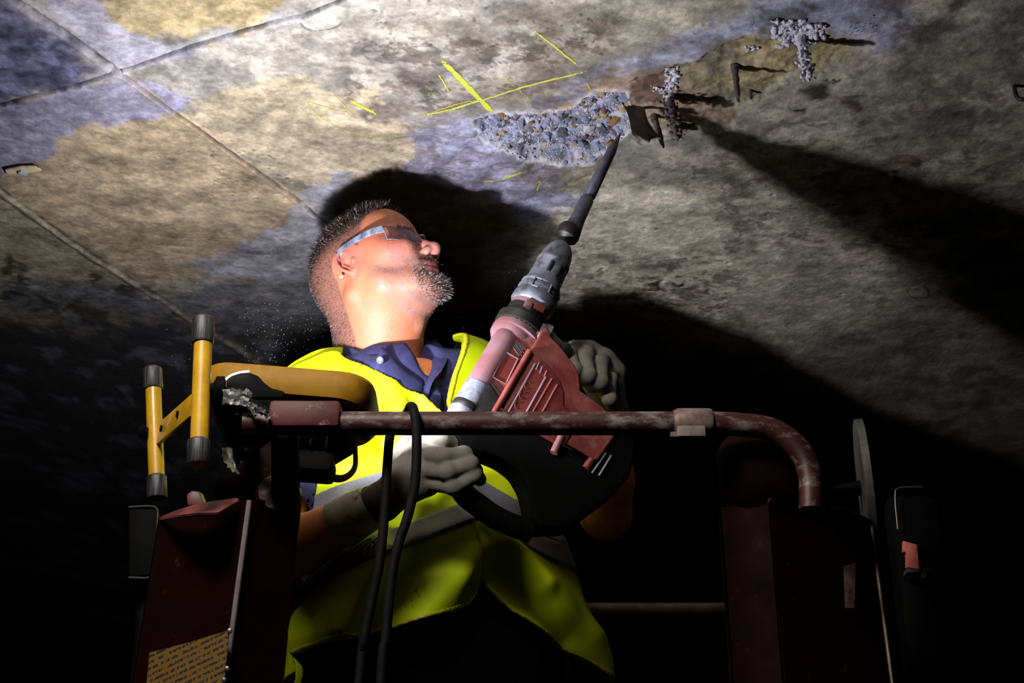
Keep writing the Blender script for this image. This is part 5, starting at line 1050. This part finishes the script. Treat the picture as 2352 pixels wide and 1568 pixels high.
# binding along the hem and the opening edge
Fv = shell(D - .0006, .0052, np.where(front, np.abs(np.maximum(-right, hem_r - zz) + .004) - .004, 1), ah, neck, np.where(rr2 > -.02, -1, 1), np.where(zz < .84, -1, 1)); v, q = nets(np.broadcast_to(Fv, D.shape).astype(np.float32), lo3, h_); mesh_np('edge_binding', to_world(v), q, m_bind, vest)
Fv = shell(D - .0006, .0052, np.where(front, np.abs(np.maximum(-left, hem_l - zz) + .004) - .004, 1), ah, neck, np.where(rr2 < .02, -1, 1), np.where(zz > .80, -1, 1)); v, q = nets(np.broadcast_to(Fv, D.shape).astype(np.float32), lo3, h_); mesh_np('edge_binding', to_world(v), q, m_bind, vest)
Fv = shell(D - .0006, .0052, np.where(front, np.abs(np.maximum(-left, hem_l - zz) + .004) - .004, 1), ah, neck, np.where(rr2 < .02, -1, 1), np.where(zz < .60, -1, 1)); v, q = nets(np.broadcast_to(Fv, D.shape).astype(np.float32), lo3, h_); mesh_np('edge_binding', to_world(v), q, m_bind, vest)
del D, FO
# ---- trousers and boots
m_trs = mat('black_trousers', srgb(5, 5, 8), srgb(4, 4, 6), .9, spec=.04, scale=40, bump=.3)
t_ = SDF((-.42, 1.90, DECK + .03), (.24, 2.50, CZ + .56), .011)
hip = TW(0, 0, CZ + .46)
t_.ell(tuple(hip), (.175, .125, .13), .04)
feet = []
for s2, fx, fy in ((1, -.28, 2.16), (-1, .10, 2.24)):
    top = TW(0, .085 * s2, CZ + .40); knee = Vector((fx * .55 + top.x * .45, fy - .05, DECK + .48)); ank = Vector((fx, fy, DECK + .10)); feet.append((ank, s2))
    t_.cap(tuple(top), tuple(knee), .088, .064, .03); t_.cap(tuple(knee), tuple(ank), .064, .052, .02); t_.cap(tuple(ank), tuple(ank - Vector((0, 0, .03))), .058, .060, .01)
v, q = t_.mesh(); mesh_np('trousers', v + np.stack([n3(v.T, 40, 3), n3(v.T, 40, 4), n3(v.T, 40, 5)], 1) * .004, q, m_trs, worker)
for ank, s2 in feet:
    bt = SDF(ank - Vector((.14, .26, .11)), ank + Vector((.20, .14, .10)), .006); d = (TF + TR * .15 * s2).normalized(); base = Vector((ank.x, ank.y, DECK + .045))
    bt.cap(tuple(ank), tuple(base - d * .02), .046, .044, .02); bt.cap(tuple(base), tuple(base + d * .15 - Vector((0, 0, .008))), .044, .036, .03)
    bt.op(lambda p: DECK + .001 - p[2], base - Vector((.3, .3, .1)), base + Vector((.3, .3, .1)), 0, 's') if False else None
    v, q = bt.mesh(); v[:, 2] = np.maximum(v[:, 2], DECK + .001); mesh_np('work_boot', v, q, m_bblk, worker)
# ---- gloves: palm, thumb and four fingers closed on the grips
m_glove = mat('grey_knit_glove', srgb(112, 107, 100), srgb(92, 87, 82), .92, scale=26, bump=.6, bscale=260, dist=.0009, spec=.15, c3=srgb(78, 74, 70), s3=12, l3=.55, h3=.7)
m_cuff = mat('pale_knit_cuff', srgb(214, 210, 206), srgb(180, 176, 172), .92, scale=40, bump=.7, bscale=200, dist=.001, spec=.15, c3=srgb(84, 80, 74), s3=30, l3=.55, h3=.65)
def glove(wr, elbow, mcp, fingers, thumb, rf, lab, palm_r=.017, blk=None, cuff_r=.035):
    pts = [wr] + [p for f in fingers for p in f] + thumb; lo_ = Vector([min(p[i] for p in pts) - .05 for i in range(3)]); hi_ = Vector([max(p[i] for p in pts) + .05 for i in range(3)])
    g = SDF(lo_, hi_, .0023); wd = (Vector(elbow) - Vector(wr)).normalized()
    for k, m in enumerate(mcp): g.cap(Vector(wr) - wd * .012, m, .021, palm_r, .012)
    for k in range(len(mcp) - 1): g.cap(mcp[k], mcp[k + 1], palm_r * .92, palm_r * .92, .008)
    pc_ = Vector((0, 0, 0))
    for f, r in zip(fingers, rf):
        sub = SDF(lo_, hi_, .0023); sub.chain([Vector(p) for p in f], [r * 1.02, r, r * .96, r * .90][:len(f)], .008)
        for p in f[1:-1]: sub.ell(tuple(p), (r * 1.08,) * 3, .004)
        g.F = smin(g.F, sub.F, .0035)
    sub = SDF(lo_, hi_, .0023); sub.chain([Vector(p) for p in thumb], [.017, .0145, .0130, .0118][:len(thumb)], .008); g.F = smin(g.F, sub.F, .006)
    g.cap(wr, Vector(wr) + wd * .035, .0275, .029, .012)
    # knit creases
    v, q = g.mesh(); w_ = n3(v.T, 210, 5) * .0007 + n3(v.T, 90, 6) * .0012; c = v.mean(0); d = v - c; d /= np.linalg.norm(d, axis=1)[:, None]; v = v + d * w_[:, None]
    o = mesh_np('glove', v, q, m_glove, worker); o['label'] = lab
    n_ = 40; x_, y_, dd = frame(wd); rows = []
    mb = MB(); b0 = 0
    for t, r in ((.004, cuff_r * .86), (.012, cuff_r * .93), (.03, cuff_r), (.055, cuff_r * 1.05), (.066, cuff_r * 1.06), (.069, cuff_r * 1.0), (.064, cuff_r * .93), (.03, cuff_r * .85)):
        for k in range(n_):
            a = 2 * math.pi * k / n_; rr_k = r * (1 + .012 * math.sin(a * 20) + .03 * math.sin(3 * a + t * 60)); mb.v.append(tuple(Vector(wr) + wd * (t + .003 * math.sin(2 * a)) + (x_ * math.cos(a) + y_ * math.sin(a)) * rr_k))
    for i in range(7):
        for k in range(n_): a = i * n_ + k; bq_ = i * n_ + (k + 1) % n_; mb.f.append((a, bq_, bq_ + n_, a + n_))
    mb.build('glove_cuff', m_cuff, o, True, 80); return o
yg = 1.905
glove(WR, ER, [U(972, 1016, 1.915), U(968, 1044, 1.905), U(972, 1078, 1.905), U(984, 1108, 1.915)],
      [[U(972, 1016, 1.912), U(1018, 1012, 1.885), U(1062, 1022, 1.900), U(1078, 1036, 1.930)], [U(968, 1044, 1.902), U(1018, 1050, 1.876), U(1064, 1046, 1.884), U(1080, 1058, 1.915)],
       [U(972, 1078, 1.902), U(1030, 1084, 1.872), U(1080, 1068, 1.882), U(1092, 1080, 1.915)], [U(984, 1108, 1.910), U(1042, 1118, 1.880), U(1092, 1092, 1.888), U(1100, 1100, 1.920)]],
      [U(916, 1075, 1.94), U(935, 1020, 1.945), U(978, 996, 1.955), U(1020, 1000, 1.962)], [.0122, .0125, .0122, .0112], 'grey knit glove closed round the rear grip')
glove(WL, EL, [U(1322, 806, 2.045), U(1352, 806, 2.045), U(1386, 826, 2.05), U(1412, 856, 2.06)],
      [[U(1322, 806, 2.045), U(1306, 812, 1.990), U(1318, 850, 1.968), U(1334, 872, 1.985)], [U(1352, 806, 2.045), U(1344, 818, 1.998), U(1350, 862, 1.976), U(1360, 886, 1.992)],
       [U(1386, 826, 2.05), U(1378, 836, 2.008), U(1380, 878, 1.986), U(1388, 900, 2.004)], [U(1412, 856, 2.06), U(1402, 872, 2.020), U(1400, 916, 2.004), U(1404, 930, 2.020)]],
      [U(1392, 900, 2.085), U(1346, 860, 2.075), U(1306, 838, 2.05), U(1290, 830, 2.02)], [.0125, .0128, .0122, .0110], 'grey knit glove hooked over the side grip')
# ------------------------------------------------------------------ concrete dust hanging in the lamp light
m_fly = mat('concrete_dust', srgb(190, 200, 220), rough=.5)
q = np.random.default_rng(21); mb = MB()
for i in range(420):
    a = q.uniform(560, 750); b_y = q.uniform(695, 835); w = q.random()
    if i > 260: a = q.uniform(380, 1250); b_y = q.uniform(560, 850)
    yy = q.uniform(2.2, 2.5); p = U(a, b_y, yy)
    if p.z > CEIL - .02: continue
    s = q.uniform(.0002, .0006); R = Euler(tuple(q.uniform(0, 6, 3))).to_matrix()
    mb.add([p + R @ Vector(v) * s for v in ((2.2, 0, 0), (-2.2, 0, 0), (0, .8, 0), (0, -.8, 0), (0, 0, .8), (0, 0, -.8))], [(0, 2, 4), (2, 1, 4), (1, 3, 4), (3, 0, 4), (2, 0, 5), (1, 2, 5), (3, 1, 5), (0, 3, 5)])
tag(mb.build('flying_dust', m_fly, None, False), 'bright specks of concrete dust in the air behind the worker', 'dust', None, 'stuff')
